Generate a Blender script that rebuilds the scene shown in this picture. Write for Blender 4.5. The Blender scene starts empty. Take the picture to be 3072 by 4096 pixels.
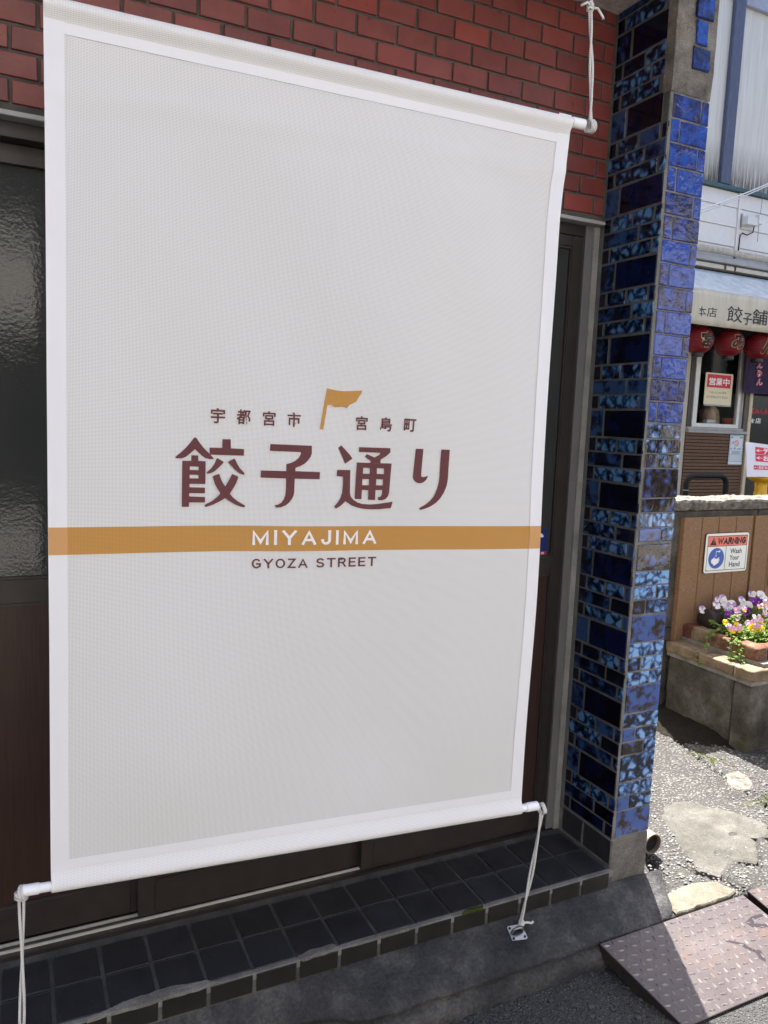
import bpy, bmesh, math, random
from mathutils import Vector, Matrix, noise
from mathutils.geometry import tessellate_polygon
random.seed(7)
S = bpy.context.scene
COL = S.collection
R = math.radians

# ------------------------------------------------------------------ camera
cam = bpy.data.cameras.new('camera'); cam_o = bpy.data.objects.new('camera', cam); COL.objects.link(cam_o)
pitch, yaw, roll = -0.1213, 0.4505, 0.0388
fw = Vector((math.sin(yaw)*math.cos(pitch), math.cos(yaw)*math.cos(pitch), math.sin(pitch)))
rt = Vector((math.cos(yaw), -math.sin(yaw), 0)); up = rt.cross(fw)
r2 = rt*math.cos(roll) + up*math.sin(roll); u2 = -rt*math.sin(roll) + up*math.cos(roll)
mw = Matrix((r2, u2, -fw)).transposed().to_4x4(); mw.translation = (0.05, -1.8895, 1.3341)
cam_o.matrix_world = mw
cam.lens = 26.92; cam.sensor_width = 36.0; cam.sensor_fit = 'AUTO'; cam.clip_end = 500; cam.clip_start = 0.02
S.camera = cam_o

# ------------------------------------------------------------------ sky, sun, exposure
SUNV = Vector((.151, .378, .914)).normalized()
W = bpy.data.worlds.new('World'); S.world = W; W.use_nodes = True
nt = W.node_tree; bg = nt.nodes['Background']; sky = nt.nodes.new('ShaderNodeTexSky')
sky.sky_type = 'NISHITA'; sky.sun_disc = False
sky.sun_elevation = math.asin(SUNV.z); sky.sun_rotation = math.atan2(SUNV.x, SUNV.y)
sky.air_density = 0.8; sky.dust_density = 3.2; sky.ozone_density = 0.6
nt.links.new(sky.outputs[0], bg.inputs[0]); bg.inputs[1].default_value = 0.085
sl = bpy.data.lights.new('sun', 'SUN'); sl.energy = 4.4; sl.angle = R(.5); sl.color = (1, .955, .89)
so = bpy.data.objects.new('sun', sl); COL.objects.link(so); so.rotation_euler = SUNV.to_track_quat('Z', 'Y').to_euler()
S.view_settings.view_transform = 'Standard'; S.view_settings.look = 'None'
S.view_settings.gamma = 1; S.view_settings.use_curve_mapping = False
S.view_settings.exposure = 2.4
S.cycles.max_bounces = 8; S.cycles.transparent_max_bounces = 12; S.cycles.sample_clamp_indirect = 6.0
S.cycles.use_denoising = True

# ------------------------------------------------------------------ material helper
class NT:
    def __init__(s, name, rough=.6, spec=.5):
        s.m = bpy.data.materials.new(name); s.m.use_nodes = True; s.t = s.m.node_tree
        s.b = s.t.nodes['Principled BSDF']; s.out = s.t.nodes['Material Output']
        s.b.inputs['Roughness'].default_value = rough; s.b.inputs['Specular IOR Level'].default_value = spec
        s._c = None
    def n(s, typ, **kw):
        nd = s.t.nodes.new('ShaderNode'+typ)
        for k, v in kw.items(): setattr(nd, k, v)
        return nd
    def l(s, a, b): s.t.links.new(a, b)
    def coord(s, rnd=True):
        if s._c: return s._c
        tc = s.n('TexCoord'); o = tc.outputs['Object']
        if rnd:
            oi = s.n('ObjectInfo'); v = s.n('VectorMath', operation='SCALE'); c = s.n('CombineXYZ')
            mu = s.n('Math', operation='MULTIPLY'); mu.inputs[1].default_value = 37.7
            s.l(oi.outputs['Random'], mu.inputs[0]); s.l(mu.outputs[0], c.inputs[0]); s.l(mu.outputs[0], c.inputs[2])
            ad = s.n('VectorMath', operation='ADD'); s.l(o, ad.inputs[0]); s.l(c.outputs[0], ad.inputs[1]); o = ad.outputs[0]
        s._c = o; return o
    def mapped(s, scale, rnd=True):
        mp = s.n('Mapping'); mp.inputs['Scale'].default_value = scale; s.l(s.coord(rnd), mp.inputs[0]); return mp.outputs[0]
    def noise(s, scale, detail=4, rough=.55, vec=None, dist=0, rnd=True):
        nd = s.n('TexNoise'); nd.inputs['Scale'].default_value = scale; nd.inputs['Detail'].default_value = detail
        nd.inputs['Roughness'].default_value = rough; nd.inputs['Distortion'].default_value = dist
        s.l(vec if vec is not None else s.coord(rnd), nd.inputs['Vector']); return nd.outputs['Fac']
    def voro(s, scale, feature='F1', out='Distance', vec=None, rand=1, rnd=True):
        nd = s.n('TexVoronoi', feature=feature); nd.inputs['Scale'].default_value = scale; nd.inputs['Randomness'].default_value = rand
        s.l(vec if vec is not None else s.coord(rnd), nd.inputs['Vector']); return nd.outputs[out]
    def ramp(s, fac, stops, interp='LINEAR'):
        r = s.n('ValToRGB'); r.color_ramp.interpolation = interp; e = r.color_ramp.elements
        while len(e) < len(stops): e.new(.5)
        for el, (p, c) in zip(e, stops):
            el.position = p; el.color = (c if len(c) == 4 else (*c, 1)) if hasattr(c, '__len__') else (c, c, c, 1)
        s.l(fac, r.inputs[0]); return r.outputs[0]
    def rnd(s): return s.n('ObjectInfo').outputs['Random']
    def mix(s, fac, a, b, mode='MIX'):
        m = s.n('MixRGB', blend_type=mode)
        for i, x in ((0, fac), (1, a), (2, b)):
            if isinstance(x, (int, float)): m.inputs[i].default_value = x if i == 0 else (x, x, x, 1)
            elif isinstance(x, tuple): m.inputs[i].default_value = (*x, 1)
            else: s.l(x, m.inputs[i])
        return m.outputs[0]
    def math(s, op, a, b=0.0):
        m = s.n('Math', operation=op)
        for i, x in enumerate((a, b)):
            if isinstance(x, (int, float)): m.inputs[i].default_value = x
            else: s.l(x, m.inputs[i])
        return m.outputs[0]
    def base(s, c):
        if isinstance(c, tuple): s.b.inputs['Base Color'].default_value = (*c, 1)
        else: s.l(c, s.b.inputs['Base Color'])
        return s
    def rough(s, x):
        s.l(x, s.b.inputs['Roughness']); return s
    def bump(s, h, strength=.3, dist=.002, prev=None):
        b = s.n('Bump'); b.inputs['Strength'].default_value = strength; b.inputs['Distance'].default_value = dist
        s.l(h, b.inputs['Height'])
        if prev is not None: s.l(prev, b.inputs['Normal'])
        s.l(b.outputs[0], s.b.inputs['Normal']); return b.outputs[0]
    def xyz(s, rnd=False):
        sp = s.n('SeparateXYZ'); tc = s.n('TexCoord'); s.l(tc.outputs['Object'], sp.inputs[0]); return sp.outputs

M = {}
def flat(name, col, rough=.6, spec=.5, metal=0, var=.0, nscale=30, bump=0):
    t = NT(name, rough, spec); t.b.inputs['Metallic'].default_value = metal
    if var:
        nz = t.noise(nscale, 5); c = t.ramp(nz, [(.25, tuple(max(0, x*(1-var)) for x in col)), (.75, tuple(min(1, x*(1+var)) for x in col))])
        t.base(c)
        if bump: t.bump(nz, bump, .002)
    else: t.base(col)
    M[name] = t.m; return t

def concrete(name, dark, mid, light, sc=9, grit=260, bump=.5, rough=.85, moss=0):
    t = NT(name, rough, .25)
    big = t.noise(sc, 6, .62); g = t.noise(grit, 3, .7); sp = t.noise(grit*.35, 2, .6)
    c = t.ramp(big, [(.3, dark), (.5, mid), (.72, light)])
    c = t.mix(.55, c, t.ramp(g, [(.32, .35), (.5, .75), (.68, 1.35)]), 'MULTIPLY')
    if moss:
        mk = t.ramp(t.noise(sc*1.7, 5, .6), [(.56, 0), (.66, moss)]); c = t.mix(mk, c, (.055, .06, .018))
    t.base(c); p = t.bump(g, bump, .003); t.bump(sp, bump*.7, .004, p); M[name] = t.m; return t

# red glazed brick faces
t = NT('red_brick', .34, .45)
nz = t.noise(14, 5, .6); c = t.ramp(nz, [(.3, (.135, .028, .025)), (.55, (.180, .040, .034)), (.75, (.215, .062, .052))])
c = t.mix(t.ramp(t.rnd(), [(0, 0), (1, .45)]), c, (.12, .030, .027)); c = t.mix(t.ramp(t.rnd(), [(.8, 0), (1, .5)]), c, (.19, .028, .020))
c = t.mix(1, c, t.ramp(t.n('ObjectInfo').outputs['Random'], [(0, .72), (.5, 1.0), (1, 1.25)]), 'MULTIPLY'); c = t.mix(t.ramp(t.noise(26, 6, .7, t.mapped((1, 1, .35))), [(.58, 0), (.78, .35)]), c, (.13, .10, .095))
sp_ = t.ramp(t.noise(420, 2), [(.68, 0), (.74, .7)]); c = t.mix(sp_, c, (.05, .01, .01)); t.base(c)
t.bump(t.noise(70, 4), .25, .002); t.rough(t.ramp(t.noise(30, 3), [(.3, .26), (.7, .46)])); M['red_brick'] = t.m
concrete('mortar', (.06, .056, .052), (.09, .084, .077), (.13, .122, .112), 12, 400, .4)
concrete('grout_shaded', (0.061, 0.061, 0.061), (0.094, 0.092, 0.088), (0.137, 0.133, 0.126), 14, 400, .35)  # darker copy of the pillar grout, shade of its left face put into the colour
concrete('grout_dark', (0.056, 0.056, 0.058), (0.088, 0.088, 0.086), (0.131, 0.129, 0.122), 14, 400, .35)
concrete('grout', (.12, .118, .112), (.18, .176, .168), (.25, .245, .235), 14, 400, .35)
concrete('plinth_concrete', (.085, .08, .073), (.15, .142, .13), (.235, .225, .205), 11, 300, .55)
concrete('render_patch', (.075, .068, .06), (.17, .155, .138), (.28, .26, .235), 13, 240, .8)
concrete('jamb_concrete', (.19, .19, .185), (.29, .288, .28), (.37, .365, .35), 8, 380, .6)
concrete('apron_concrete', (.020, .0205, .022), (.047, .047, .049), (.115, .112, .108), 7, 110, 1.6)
concrete('planter_concrete', (.028, .025, .021), (.075, .067, .056), (.165, .155, .138), 7, 170, 1.2, moss=.6)
concrete('wall_concrete', (.035, .033, .030), (.075, .07, .062), (.14, .13, .115), 8, 150, .9)
concrete('cap_aggregate', (.055, .05, .042), (.14, .128, .11), (.24, .22, .19), 30, 90, 1.0)
concrete('kerb_granite', (.10, .088, .066), (.15, .135, .105), (.21, .19, .15), 16, 260, 1.0)
concrete('patch_concrete', (.066, .064, .055), (.098, .094, .083), (.145, .14, .124), 14, 200, 1.4)
concrete('soffit_plaster', (.48, .44, .41), (.60, .55, .52), (.70, .65, .61), 7, 60, .9)
concrete('ledge_mortar', (.13, .125, .115), (.21, .20, .185), (.29, .28, .26), 15, 300, .6)
concrete('tan_brick', (.12, .088, .058), (.21, .155, .10), (.30, .225, .15), 20, 200, .6, moss=.35)
concrete('old_red_brick', (.075, .028, .020), (.14, .05, .034), (.20, .085, .055), 18, 160, .8)
concrete('brown_brick', (.09, .045, .028), (.16, .08, .048), (.26, .17, .11), 25, 150, .9)
flat('soil', (.013, .011, .008), .95, .1, var=.5, nscale=90, bump=1)

# glazed tiles
def glaze(name, deep, mid, light, veins=.5, scale=60, ripple=.25, rsc=60, rough=.07, rv=0.0, coat=.3, spec=.4):
    t = NT(name, rough, spec); t.b.inputs['Coat Weight'].default_value = coat; t.b.inputs['Coat Roughness'].default_value = .03
    wv = t.noise(scale*.9, 4, .6)
    v = t.n('VectorMath', operation='ADD'); sc = t.n('VectorMath', operation='SCALE'); sc.inputs['Scale'].default_value = .035
    nn = t.n('TexNoise'); nn.inputs['Scale'].default_value = scale*.7; nn.inputs['Detail'].default_value = 3; t.l(t.coord(), nn.inputs['Vector'])
    t.l(nn.outputs['Color'], sc.inputs[0]); t.l(t.coord(), v.inputs[0]); t.l(sc.outputs[0], v.inputs[1])
    cells = t.voro(scale, 'DISTANCE_TO_EDGE', vec=v.outputs[0]); a = t.math('MULTIPLY', cells, 2.2)
    f = t.math('ADD', t.math('MULTIPLY', a, veins), t.math('MULTIPLY', t.math('ADD', t.math('MULTIPLY', t.math('SUBTRACT', wv, .5), 1.7), .5), 1-veins))
    if rv: f = t.math('ADD', f, t.math('MULTIPLY', t.math('SUBTRACT', t.rnd(), .5), rv))
    c = t.ramp(f, [(.30, deep), (.43, mid), (.58, light)]); t.base(c)
    t.bump(t.noise(rsc, 3, .5), ripple, .004); M[name] = t.m; return t
glaze('glaze_navy', (.0012, .0015, .005), (.0016, .0025, .012), (.0025, .006, .036), .1, 16, .16, 22, .08, .25, 0, .28)
glaze('glaze_blue', (.0015, .0028, .010), (.004, .012, .045), (.022, .055, .14), .15, 26, .2, 30, .08, .3, 0, .32)
glaze('glaze_marble', (.002, .004, .014), (.014, .045, .115), (.08, .19, .37), .40, 32, .2, 40, .09, .16, 0, .35)
glaze('glaze_dark', (.002, .0025, .006), (.003, .004, .010), (.005, .007, .02), .2, 30, .2, 30, .09, 0, 0, .3)
glaze('glaze_cobalt', (.002, .008, .07), (.003, .024, .19), (.006, .050, .30), .15, 24, 1.0, 40, .02, .35, .12, .45)
glaze('glaze_sky', (.010, .010, .018), (.045, .10, .25), (.20, .37, .64), .40, 32, .25, 30, .08, .18, .15, .45)
glaze('glaze_brown', (.018, .013, .011), (.034, .028, .034), (.05, .095, .29), .25, 26, .3, 24, .09, .3, .15, .45)
# matt dark floor tiles
t = NT('floor_tile', .42, .4); nz = t.noise(9, 5); c = t.ramp(nz, [(.3, (.016, .0165, .020)), (.7, (.032, .0325, .038))])
c = t.mix(t.ramp(t.rnd(), [(0, 0), (1, .55)]), c, (.020, .019, .019)); c = t.mix(t.ramp(t.noise(160, 2), [(.66, 0), (.74, .5)]), c, (.13, .128, .12)); t.base(c)
t.bump(t.noise(120, 3), .15, .001); t.rough(t.ramp(t.noise(12, 4), [(.3, .32), (.7, .6)])); M['floor_tile'] = t.m
t = NT('riser_tile', .5, .35); c = t.ramp(t.noise(14, 5), [(.3, (.010, .0092, .008)), (.7, (.020, .0185, .016))]); t.base(c); t.bump(t.noise(110, 3), .2, .001); M['riser_tile'] = t.m

# door
t = NT('bronze_frame', .42, .5); c = t.ramp(t.noise(20, 4), [(.3, (.016, .012, .011)), (.7, (.026, .020, .018))]); t.base(c); M['bronze_frame'] = t.m
t = NT('wood_panel_dark', .38, .4); c = t.ramp(t.noise(3, 6, .6, t.mapped((60, 60, 2.5))), [(.3, (.022, .0105, .008)), (.7, (.040, .020, .015))]); t.base(c); M['wood_panel_dark'] = t.m
t = NT('figured_glass', .10, .5); t.base((.034, .037, .036)); p = t.bump(t.noise(16, 2, .5), .10, .006); t.bump(t.noise(130, 2, .5), .15, .002, p); M['figured_glass'] = t.m
flat('aluminium', (.50, .49, .46), .35, .5, 0.3, var=.12, nscale=60)
flat('grey_trim', (.14, .135, .14), .5, .4, var=.1, nscale=8)
flat('ledge_trim', (.33, .33, .325), .45, .4, var=.1, nscale=10)
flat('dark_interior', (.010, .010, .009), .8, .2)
flat('stucco', (.45, .42, .36), .8, .2, var=.08, nscale=3, bump=.2)
flat('opposite_wall', (.78, .73, .66), .8, .2, var=.06, nscale=2)
flat('opposite_wall_grey', (.70, .67, .62), .8, .2, var=.06, nscale=2)
flat('roof_sheet', (.20, .21, .23), .5, .4)

# banner
def cloth(name, col, hole, opaque=1.0, weave=True):
    t = NT(name, .75, .15); t.base(col)
    tr = t.n('BsdfTranslucent'); tr.inputs[0].default_value = (*[x*.9 for x in col], 1)
    mx = t.n('MixShader'); mx.inputs[0].default_value = .12; t.l(t.b.outputs[0], mx.inputs[1]); t.l(tr.outputs[0], mx.inputs[2])
    uv = t.n('UVMap').outputs[0]; sp = t.n('SeparateXYZ'); t.l(uv, sp.inputs[0]); K = 2*math.pi/.0027
    def s_(o): return t.math('ADD', t.math('MULTIPLY', t.math('SINE', t.math('MULTIPLY', o, K)), .5), .5)
    h = t.math('MULTIPLY', s_(sp.outputs[0]), s_(sp.outputs[1]))
    if hole:
        r = t.n('MapRange'); t.l(h, r.inputs[0]); r.inputs[1].default_value = .25; r.inputs[2].default_value = .9; r.inputs[3].default_value = 0; r.inputs[4].default_value = hole
        tp = t.n('BsdfTransparent'); m2 = t.n('MixShader'); t.l(r.outputs[0], m2.inputs[0]); t.l(mx.outputs[0], m2.inputs[1]); t.l(tp.outputs[0], m2.inputs[2]); t.l(m2.outputs[0], t.out.inputs[0])
    else: t.l(mx.outputs[0], t.out.inputs[0])
    t.bump(h, .09, .0008); M[name] = t.m
cloth('banner_mesh', (.785, .79, .80), .62)
cloth('banner_pocket', (.82, .82, .83), .45)
cloth('banner_hem', (.83, .84, .88), 0)
cloth('print_brown', (.150, .056, .060), .35)
cloth('print_gold', (.56, .30, .088), .45)
cloth('print_gold_hem', (.62, .35, .15), 0)
cloth('print_white', (.86, .86, .88), 0)
flat('rod_white', (.82, .83, .86), .3, .5)
t = NT('cotton_rope', .85, .2); wv = t.n('TexWave', wave_type='BANDS', bands_direction='DIAGONAL'); wv.inputs['Scale'].default_value = 160; t.l(t.coord(), wv.inputs[0])
t.base(t.ramp(wv.outputs[0], [(.2, (.52, .51, .49)), (.8, (.74, .73, .71))])); t.bump(wv.outputs[0], .5, .002); M['cotton_rope'] = t.m
flat('stainless', (.26, .27, .285), .3, .5, 1.0, var=.15)
flat('dark_steel', (.02, .02, .02), .5, .4, .4)

# ground
def aggregate(name, binder, stones, sc=150, bump=1.0, wet=0, moss=0):
    t = NT(name, .85, .25)
    cellc = t.voro(sc, 'F1', 'Color', rnd=False); d = t.voro(sc, 'F1', 'Distance', rnd=False)
    sp = t.n('SeparateColor'); t.l(cellc, sp.inputs[0])
    st = t.ramp(sp.outputs[0], [(.1, stones[0]), (.5, stones[1]), (.9, stones[2])])
    mk = t.ramp(d, [(.30, 1), (.52, 0)]); patchy = t.ramp(t.noise(5, 5, .6, rnd=False), [(.3, .45), (.65, 1)])
    mk2 = t.mix(1, mk, patchy, 'MULTIPLY'); c = t.mix(mk2, binder, st)
    c = t.mix(.5, c, t.ramp(t.noise(3.3, 6, .6, rnd=False), [(.3, .55), (.7, 1.2)]), 'MULTIPLY')
    if moss: c = t.mix(t.ramp(t.noise(4.2, 6, .65, rnd=False), [(.62, 0), (.70, moss)]), c, (.075, .08, .012))
    t.base(c); h = t.ramp(d, [(.1, 1), (.6, 0)]); p = t.bump(h, bump, .006); t.bump(t.noise(420, 2, rnd=False), .4, .002, p); M[name] = t.m
aggregate('alley_asphalt', (.042, .040, .038), ((.07, .068, .066), (.135, .132, .127), (.22, .215, .205)), 95, 1.0, moss=.5)
aggregate('road_asphalt', (.045, .045, .045), ((.05, .05, .05), (.085, .083, .08), (.15, .147, .14)), 130, 1.0)
flat('pebble', (.135, .132, .125), .8, .3, var=.5, nscale=40)
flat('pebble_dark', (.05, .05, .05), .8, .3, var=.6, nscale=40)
flat('moss', (.045, .055, .012), .95, .1, var=.5, nscale=120, bump=1)
# ramp steel: mauve paint, worn
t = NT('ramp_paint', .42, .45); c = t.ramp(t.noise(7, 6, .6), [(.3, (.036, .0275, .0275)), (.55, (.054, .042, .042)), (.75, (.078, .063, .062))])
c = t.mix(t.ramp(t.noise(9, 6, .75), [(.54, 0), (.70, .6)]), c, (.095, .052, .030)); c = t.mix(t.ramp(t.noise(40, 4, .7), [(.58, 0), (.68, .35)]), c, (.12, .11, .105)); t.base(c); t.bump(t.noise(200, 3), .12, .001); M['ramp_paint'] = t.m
t = NT('ramp_tread', .34, .5); c = t.ramp(t.noise(60, 4), [(.35, (.11, .092, .094)), (.65, (.27, .245, .245))]); t.base(c); t.b.inputs['Metallic'].default_value = .25; M['ramp_tread'] = t.m
flat('ramp_side', (.022, .016, .014), .6, .3, var=.4, nscale=25)
flat('wet_stain', (.016, .009, .010), .3, .6)
flat('drain_pvc', (.16, .125, .10), .5, .4, var=.1)

# planter, wall, shop
t = NT('plank_wood', .6, .3); g = t.noise(4, 6, .6, t.mapped((10, 10, 55)))
c = t.ramp(g, [(.25, (.150, .080, .040)), (.5, (.215, .122, .066)), (.75, (.275, .168, .096))]); t.base(c); t.bump(g, .35, .002); M['plank_wood'] = t.m
flat('sign_white', (.74, .77, .76), .35, .5, var=.04, nscale=6)
flat('rust', (.12, .045, .025), .8, .2, var=.5, nscale=80)
flat('sign_salmon', (.74, .19, .145), .4, .5)
flat('ink_black', (.012, .012, .013), .5, .4)
flat('sign_blue', (.035, .10, .42), .4, .5)
flat('white_ink', (.80, .80, .80), .5, .4)
flat('sign_yellow', (.70, .42, .02), .4, .5)
flat('terracotta_dark', (.035, .024, .020), .6, .3, var=.3)
t = NT('facade_white', .6, .3); z = t.xyz()[2]
c = t.ramp(t.noise(2, 6, .6, t.mapped((16, 16, .7))), [(.25, (.44, .43, .40)), (.7, (.60, .585, .55))])
st = t.ramp(t.noise(3, 6, .75, t.mapped((30, 30, 1.2))), [(.36, 0), (.54, 1)])
gr = t.ramp(z, [(0, 1), (.07, .95), (.2, .5), (.45, 0)]); gr.node.inputs[0].default_value = 0
zz = t.math('SUBTRACT', z, 3.80); t.l(zz, gr.node.inputs[0])
c = t.mix(t.math('MULTIPLY', st, gr), c, (.035, .033, .025)); t.base(c); M['facade_white'] = t.m
flat('siding_white', (.64, .63, .62), .5, .4, var=.05, nscale=14)
t = NT('blue_post', .55, .4); c = t.ramp(t.noise(4, 6, .7, t.mapped((30, 30, 3))), [(.3, (.045, .055, .10)), (.62, (.075, .09, .15)), (.74, (.24, .26, .30))]); t.base(c); M['blue_post'] = t.m
flat('grey_fascia', (.26, .28, .36), .5, .4, var=.12, nscale=12)
flat('teal_paint', (.035, .085, .10), .5, .4, var=.25, nscale=14)
flat('gutter_grey', (.30, .31, .31), .5, .4, var=.15, nscale=9)
flat('gutter_cream', (.52, .50, .45), .5, .4, var=.12, nscale=12)
t = NT('awning_canvas', .7, .25); c = t.ramp(t.noise(2, 6, .6, t.mapped((7, 7, .8))), [(.3, (.42, .39, .315)), (.7, (.58, .545, .445))])
c = t.mix(t.ramp(t.noise(26, 5, .7), [(.6, 0), (.75, .25)]), c, (.20, .19, .16)); t.base(c); M['awning_canvas'] = t.m
t = NT('awning_top', .6, .3); c = t.ramp(t.noise(3, 6, .6, t.mapped((6, 1.5, 6))), [(.28, (.38, .41, .42)), (.6, (.56, .60, .62))]); t.base(c); M['awning_top'] = t.m
flat('wrap_tape', (.40, .37, .32), .75, .2, var=.3, nscale=25, bump=.4)
t = NT('bamboo', .5, .35); c = t.ramp(t.noise(3, 6, .6, t.mapped((4, 60, 60))), [(.3, (.075, .036, .018)), (.7, (.16, .082, .042))]); c = t.mix(t.ramp(t.rnd(), [(0, 0), (1, .5)]), c, (.085, .045, .028)); t.base(c); M['bamboo'] = t.m
flat('bamboo_gap', (.012, .008, .006), .8, .2)
flat('window_white', (.60, .61, .60), .4, .4, var=.06)
flat('brown_post', (.085, .068, .052), .5, .4, var=.25)
flat('cream_post', (.52, .46, .34), .6, .3, var=.12)
t = NT('window_glass', .03, .5); t.base((.02, .02, .022)); tp = t.n('BsdfTransparent'); tp.inputs[0].default_value = (.92, .92, .92, 1); mx = t.n('MixShader'); mx.inputs[0].default_value = .86
t.l(t.b.outputs[0], mx.inputs[1]); t.l(tp.outputs[0], mx.inputs[2]); t.l(mx.outputs[0], t.out.inputs[0]); M['window_glass'] = t.m
flat('door_glass_dark', (.012, .014, .014), .12, .5)
t = NT('lantern_red', .45, .4); wv = t.n('TexWave', wave_type='BANDS', bands_direction='Z'); wv.inputs['Scale'].default_value = 21; t.l(t.coord(False), wv.inputs[0])
t.base(t.ramp(wv.outputs[0], [(.1, (.09, .002, .006)), (.5, (.19, .003, .010))])); t.bump(wv.outputs[0], .6, .004); M['lantern_red'] = t.m
flat('lantern_black', (.010, .010, .011), .4, .4)
flat('gold_ink', (.55, .36, .14), .5, .4)
flat('noren_purple', (.040, .026, .060), .85, .15, var=.2, nscale=10)
flat('red_ink', (.50, .012, .030), .5, .4)
flat('sign_cream', (.66, .60, .42), .5, .4, var=.03)
flat('sign_red', (.52, .010, .035), .45, .4)
flat('poster_paper', (.60, .66, .70), .6, .3)
flat('poster_blue', (.10, .22, .48), .6, .3)
flat('board_white', (.62, .60, .64), .3, .5, var=.05, nscale=5)
flat('pedestal_yellow', (.62, .35, .012), .4, .5, var=.25, nscale=14)
flat('rail_black', (.004, .004, .005), .55, .25)
flat('cable_grey', (.55, .55, .57), .5, .4)
flat('sticker_blue', (.006, .018, .14), .35, .5)
flat('sticker_crimson', (.35, .02, .10), .4, .5)
flat('skin', (.52, .30, .22), .5, .4)
flat('shirt_grey', (.30, .30, .31), .8, .2)
flat('orange_plastic', (.55, .10, .03), .4, .4)
t = NT('blonde_hair', .4, .5); c = t.ramp(t.noise(6, 5, .7, t.mapped((60, 60, 5))), [(.3, (.30, .20, .10)), (.6, (.62, .49, .30)), (.8, (.78, .66, .45))]); t.base(c); M['blonde_hair'] = t.m
t = NT('leaf', .5, .35); c = t.ramp(t.noise(25, 3), [(.3, (.085, .15, .018)), (.7, (.20, .29, .055))]); t.base(c)
tr = t.n('BsdfTranslucent'); tr.inputs[0].default_value = (.26, .38, .05, 1); mx = t.n('MixShader'); mx.inputs[0].default_value = .35; t.l(t.b.outputs[0], mx.inputs[1]); t.l(tr.outputs[0], mx.inputs[2]); t.l(mx.outputs[0], t.out.inputs[0]); M['leaf'] = t.m
for nm, cc in (('petal_white', (.72, .70, .74)), ('petal_lilac', (.45, .26, .56)), ('petal_purple', (.075, .008, .16)), ('petal_violet', (.24, .03, .36)), ('petal_yellow', (.72, .45, .01)), ('petal_pink', (.60, .34, .50))):
    flat(nm, cc, .6, .3)

# ------------------------------------------------------------------ mesh helpers
class MB:
    def __init__(s): s.v = []; s.f = []; s.uv = None
    def box(s, x0, x1, y0, y1, z0, z1):
        b = len(s.v); s.v += [(x, y, z) for z in (z0, z1) for y in (y0, y1) for x in (x0, x1)]
        s.f += [[b+i for i in q] for q in ((0, 2, 3, 1), (4, 5, 7, 6), (0, 1, 5, 4), (2, 6, 7, 3), (0, 4, 6, 2), (1, 3, 7, 5))]; return s
    def tube(s, pts, r, n=8, cap=True):
        pts = [Vector(p) for p in pts]; rings = []; ref = None
        for i, p in enumerate(pts):
            d = (pts[min(i+1, len(pts)-1)]-pts[max(i-1, 0)]).normalized()
            if ref is None: ref = d.orthogonal().normalized()
            a = (ref - d*ref.dot(d))
            a = a.normalized() if a.length > 1e-6 else d.orthogonal().normalized()
            ref = a; b_ = d.cross(a); rr = r[i] if hasattr(r, '__len__') else r
            base = len(s.v); s.v += [tuple(p + (a*math.cos(2*math.pi*k/n)+b_*math.sin(2*math.pi*k/n))*rr) for k in range(n)]; rings.append(base)
        for r0, r1 in zip(rings, rings[1:]):
            for k in range(n): s.f.append([r0+k, r0+(k+1) % n, r1+(k+1) % n, r1+k])
        if cap: s.f.append([rings[0]+k for k in range(n)][::-1]); s.f.append([rings[-1]+k for k in range(n)])
        return s
    def lathe(s, prof, c, n=24, axis='Z'):
        rings = []
        for r, h in prof:
            b = len(s.v); rings.append(b)
            for k in range(n):
                a = 2*math.pi*k/n; q = (r*math.cos(a), r*math.sin(a), h)
                if axis == 'Y': q = (q[0], q[2], q[1])
                if axis == 'X': q = (q[2], q[0], q[1])
                s.v.append((c[0]+q[0], c[1]+q[1], c[2]+q[2]))
        for r0, r1 in zip(rings, rings[1:]):
            for k in range(n): s.f.append([r0+k, r0+(k+1) % n, r1+(k+1) % n, r1+k])
        s.f.append([rings[0]+k for k in range(n)][::-1]); s.f.append([rings[-1]+k for k in range(n)]); return s
    def prism(s, pts, lo, hi):          # pts (x,y) counter-clockwise, z from lo to hi (numbers or per-vertex)
        n = len(pts); b = len(s.v); L = lo if hasattr(lo, '__len__') else [lo]*n; H = hi if hasattr(hi, '__len__') else [hi]*n
        s.v += [(x, y, z) for (x, y), z in zip(pts, L)]+[(x, y, z) for (x, y), z in zip(pts, H)]
        tri = tessellate_polygon([[Vector((x, y, 0)) for x, y in pts]])
        for a in tri:
            A, B_, C_ = (Vector((*pts[i], 0)) for i in a)
            if (B_-A).cross(C_-A).z < 0: a = (a[0], a[2], a[1])
            s.f.append([b+n+i for i in a]); s.f.append([b+i for i in a][::-1])
        for i in range(n): j = (i+1) % n; s.f.append([b+i, b+j, b+n+j, b+n+i])
        return s
    def quad(s, a, b, c, d): i = len(s.v); s.v += [a, b, c, d]; s.f.append([i, i+1, i+2, i+3]); return s
    def mesh(s, name, mat, smooth=False, bevel=0, fix=False):
        me = bpy.data.meshes.new(name); me.from_pydata([tuple(v) for v in s.v], [], s.f)
        if bevel or fix:
            bm = bmesh.new(); bm.from_mesh(me)
            if fix: bmesh.ops.recalc_face_normals(bm, faces=bm.faces)
            if bevel: bmesh.ops.bevel(bm, geom=bm.edges[:], offset=bevel, segments=1, affect='EDGES', profile=.5)
            bm.to_mesh(me); bm.free()
        if s.uv:
            u = me.uv_layers.new(name='UVMap')
            for lp in me.loops: u.data[lp.index].uv = s.uv[lp.vertex_index]
        me.materials.append(M[mat] if isinstance(mat, str) else mat)
        if smooth: me.polygons.foreach_set('use_smooth', [True]*len(me.polygons))
        me.update(); return me
    def obj(s, name, mat, parent=None, **kw): return link(name, s.mesh(name, mat, **kw), parent)

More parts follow.
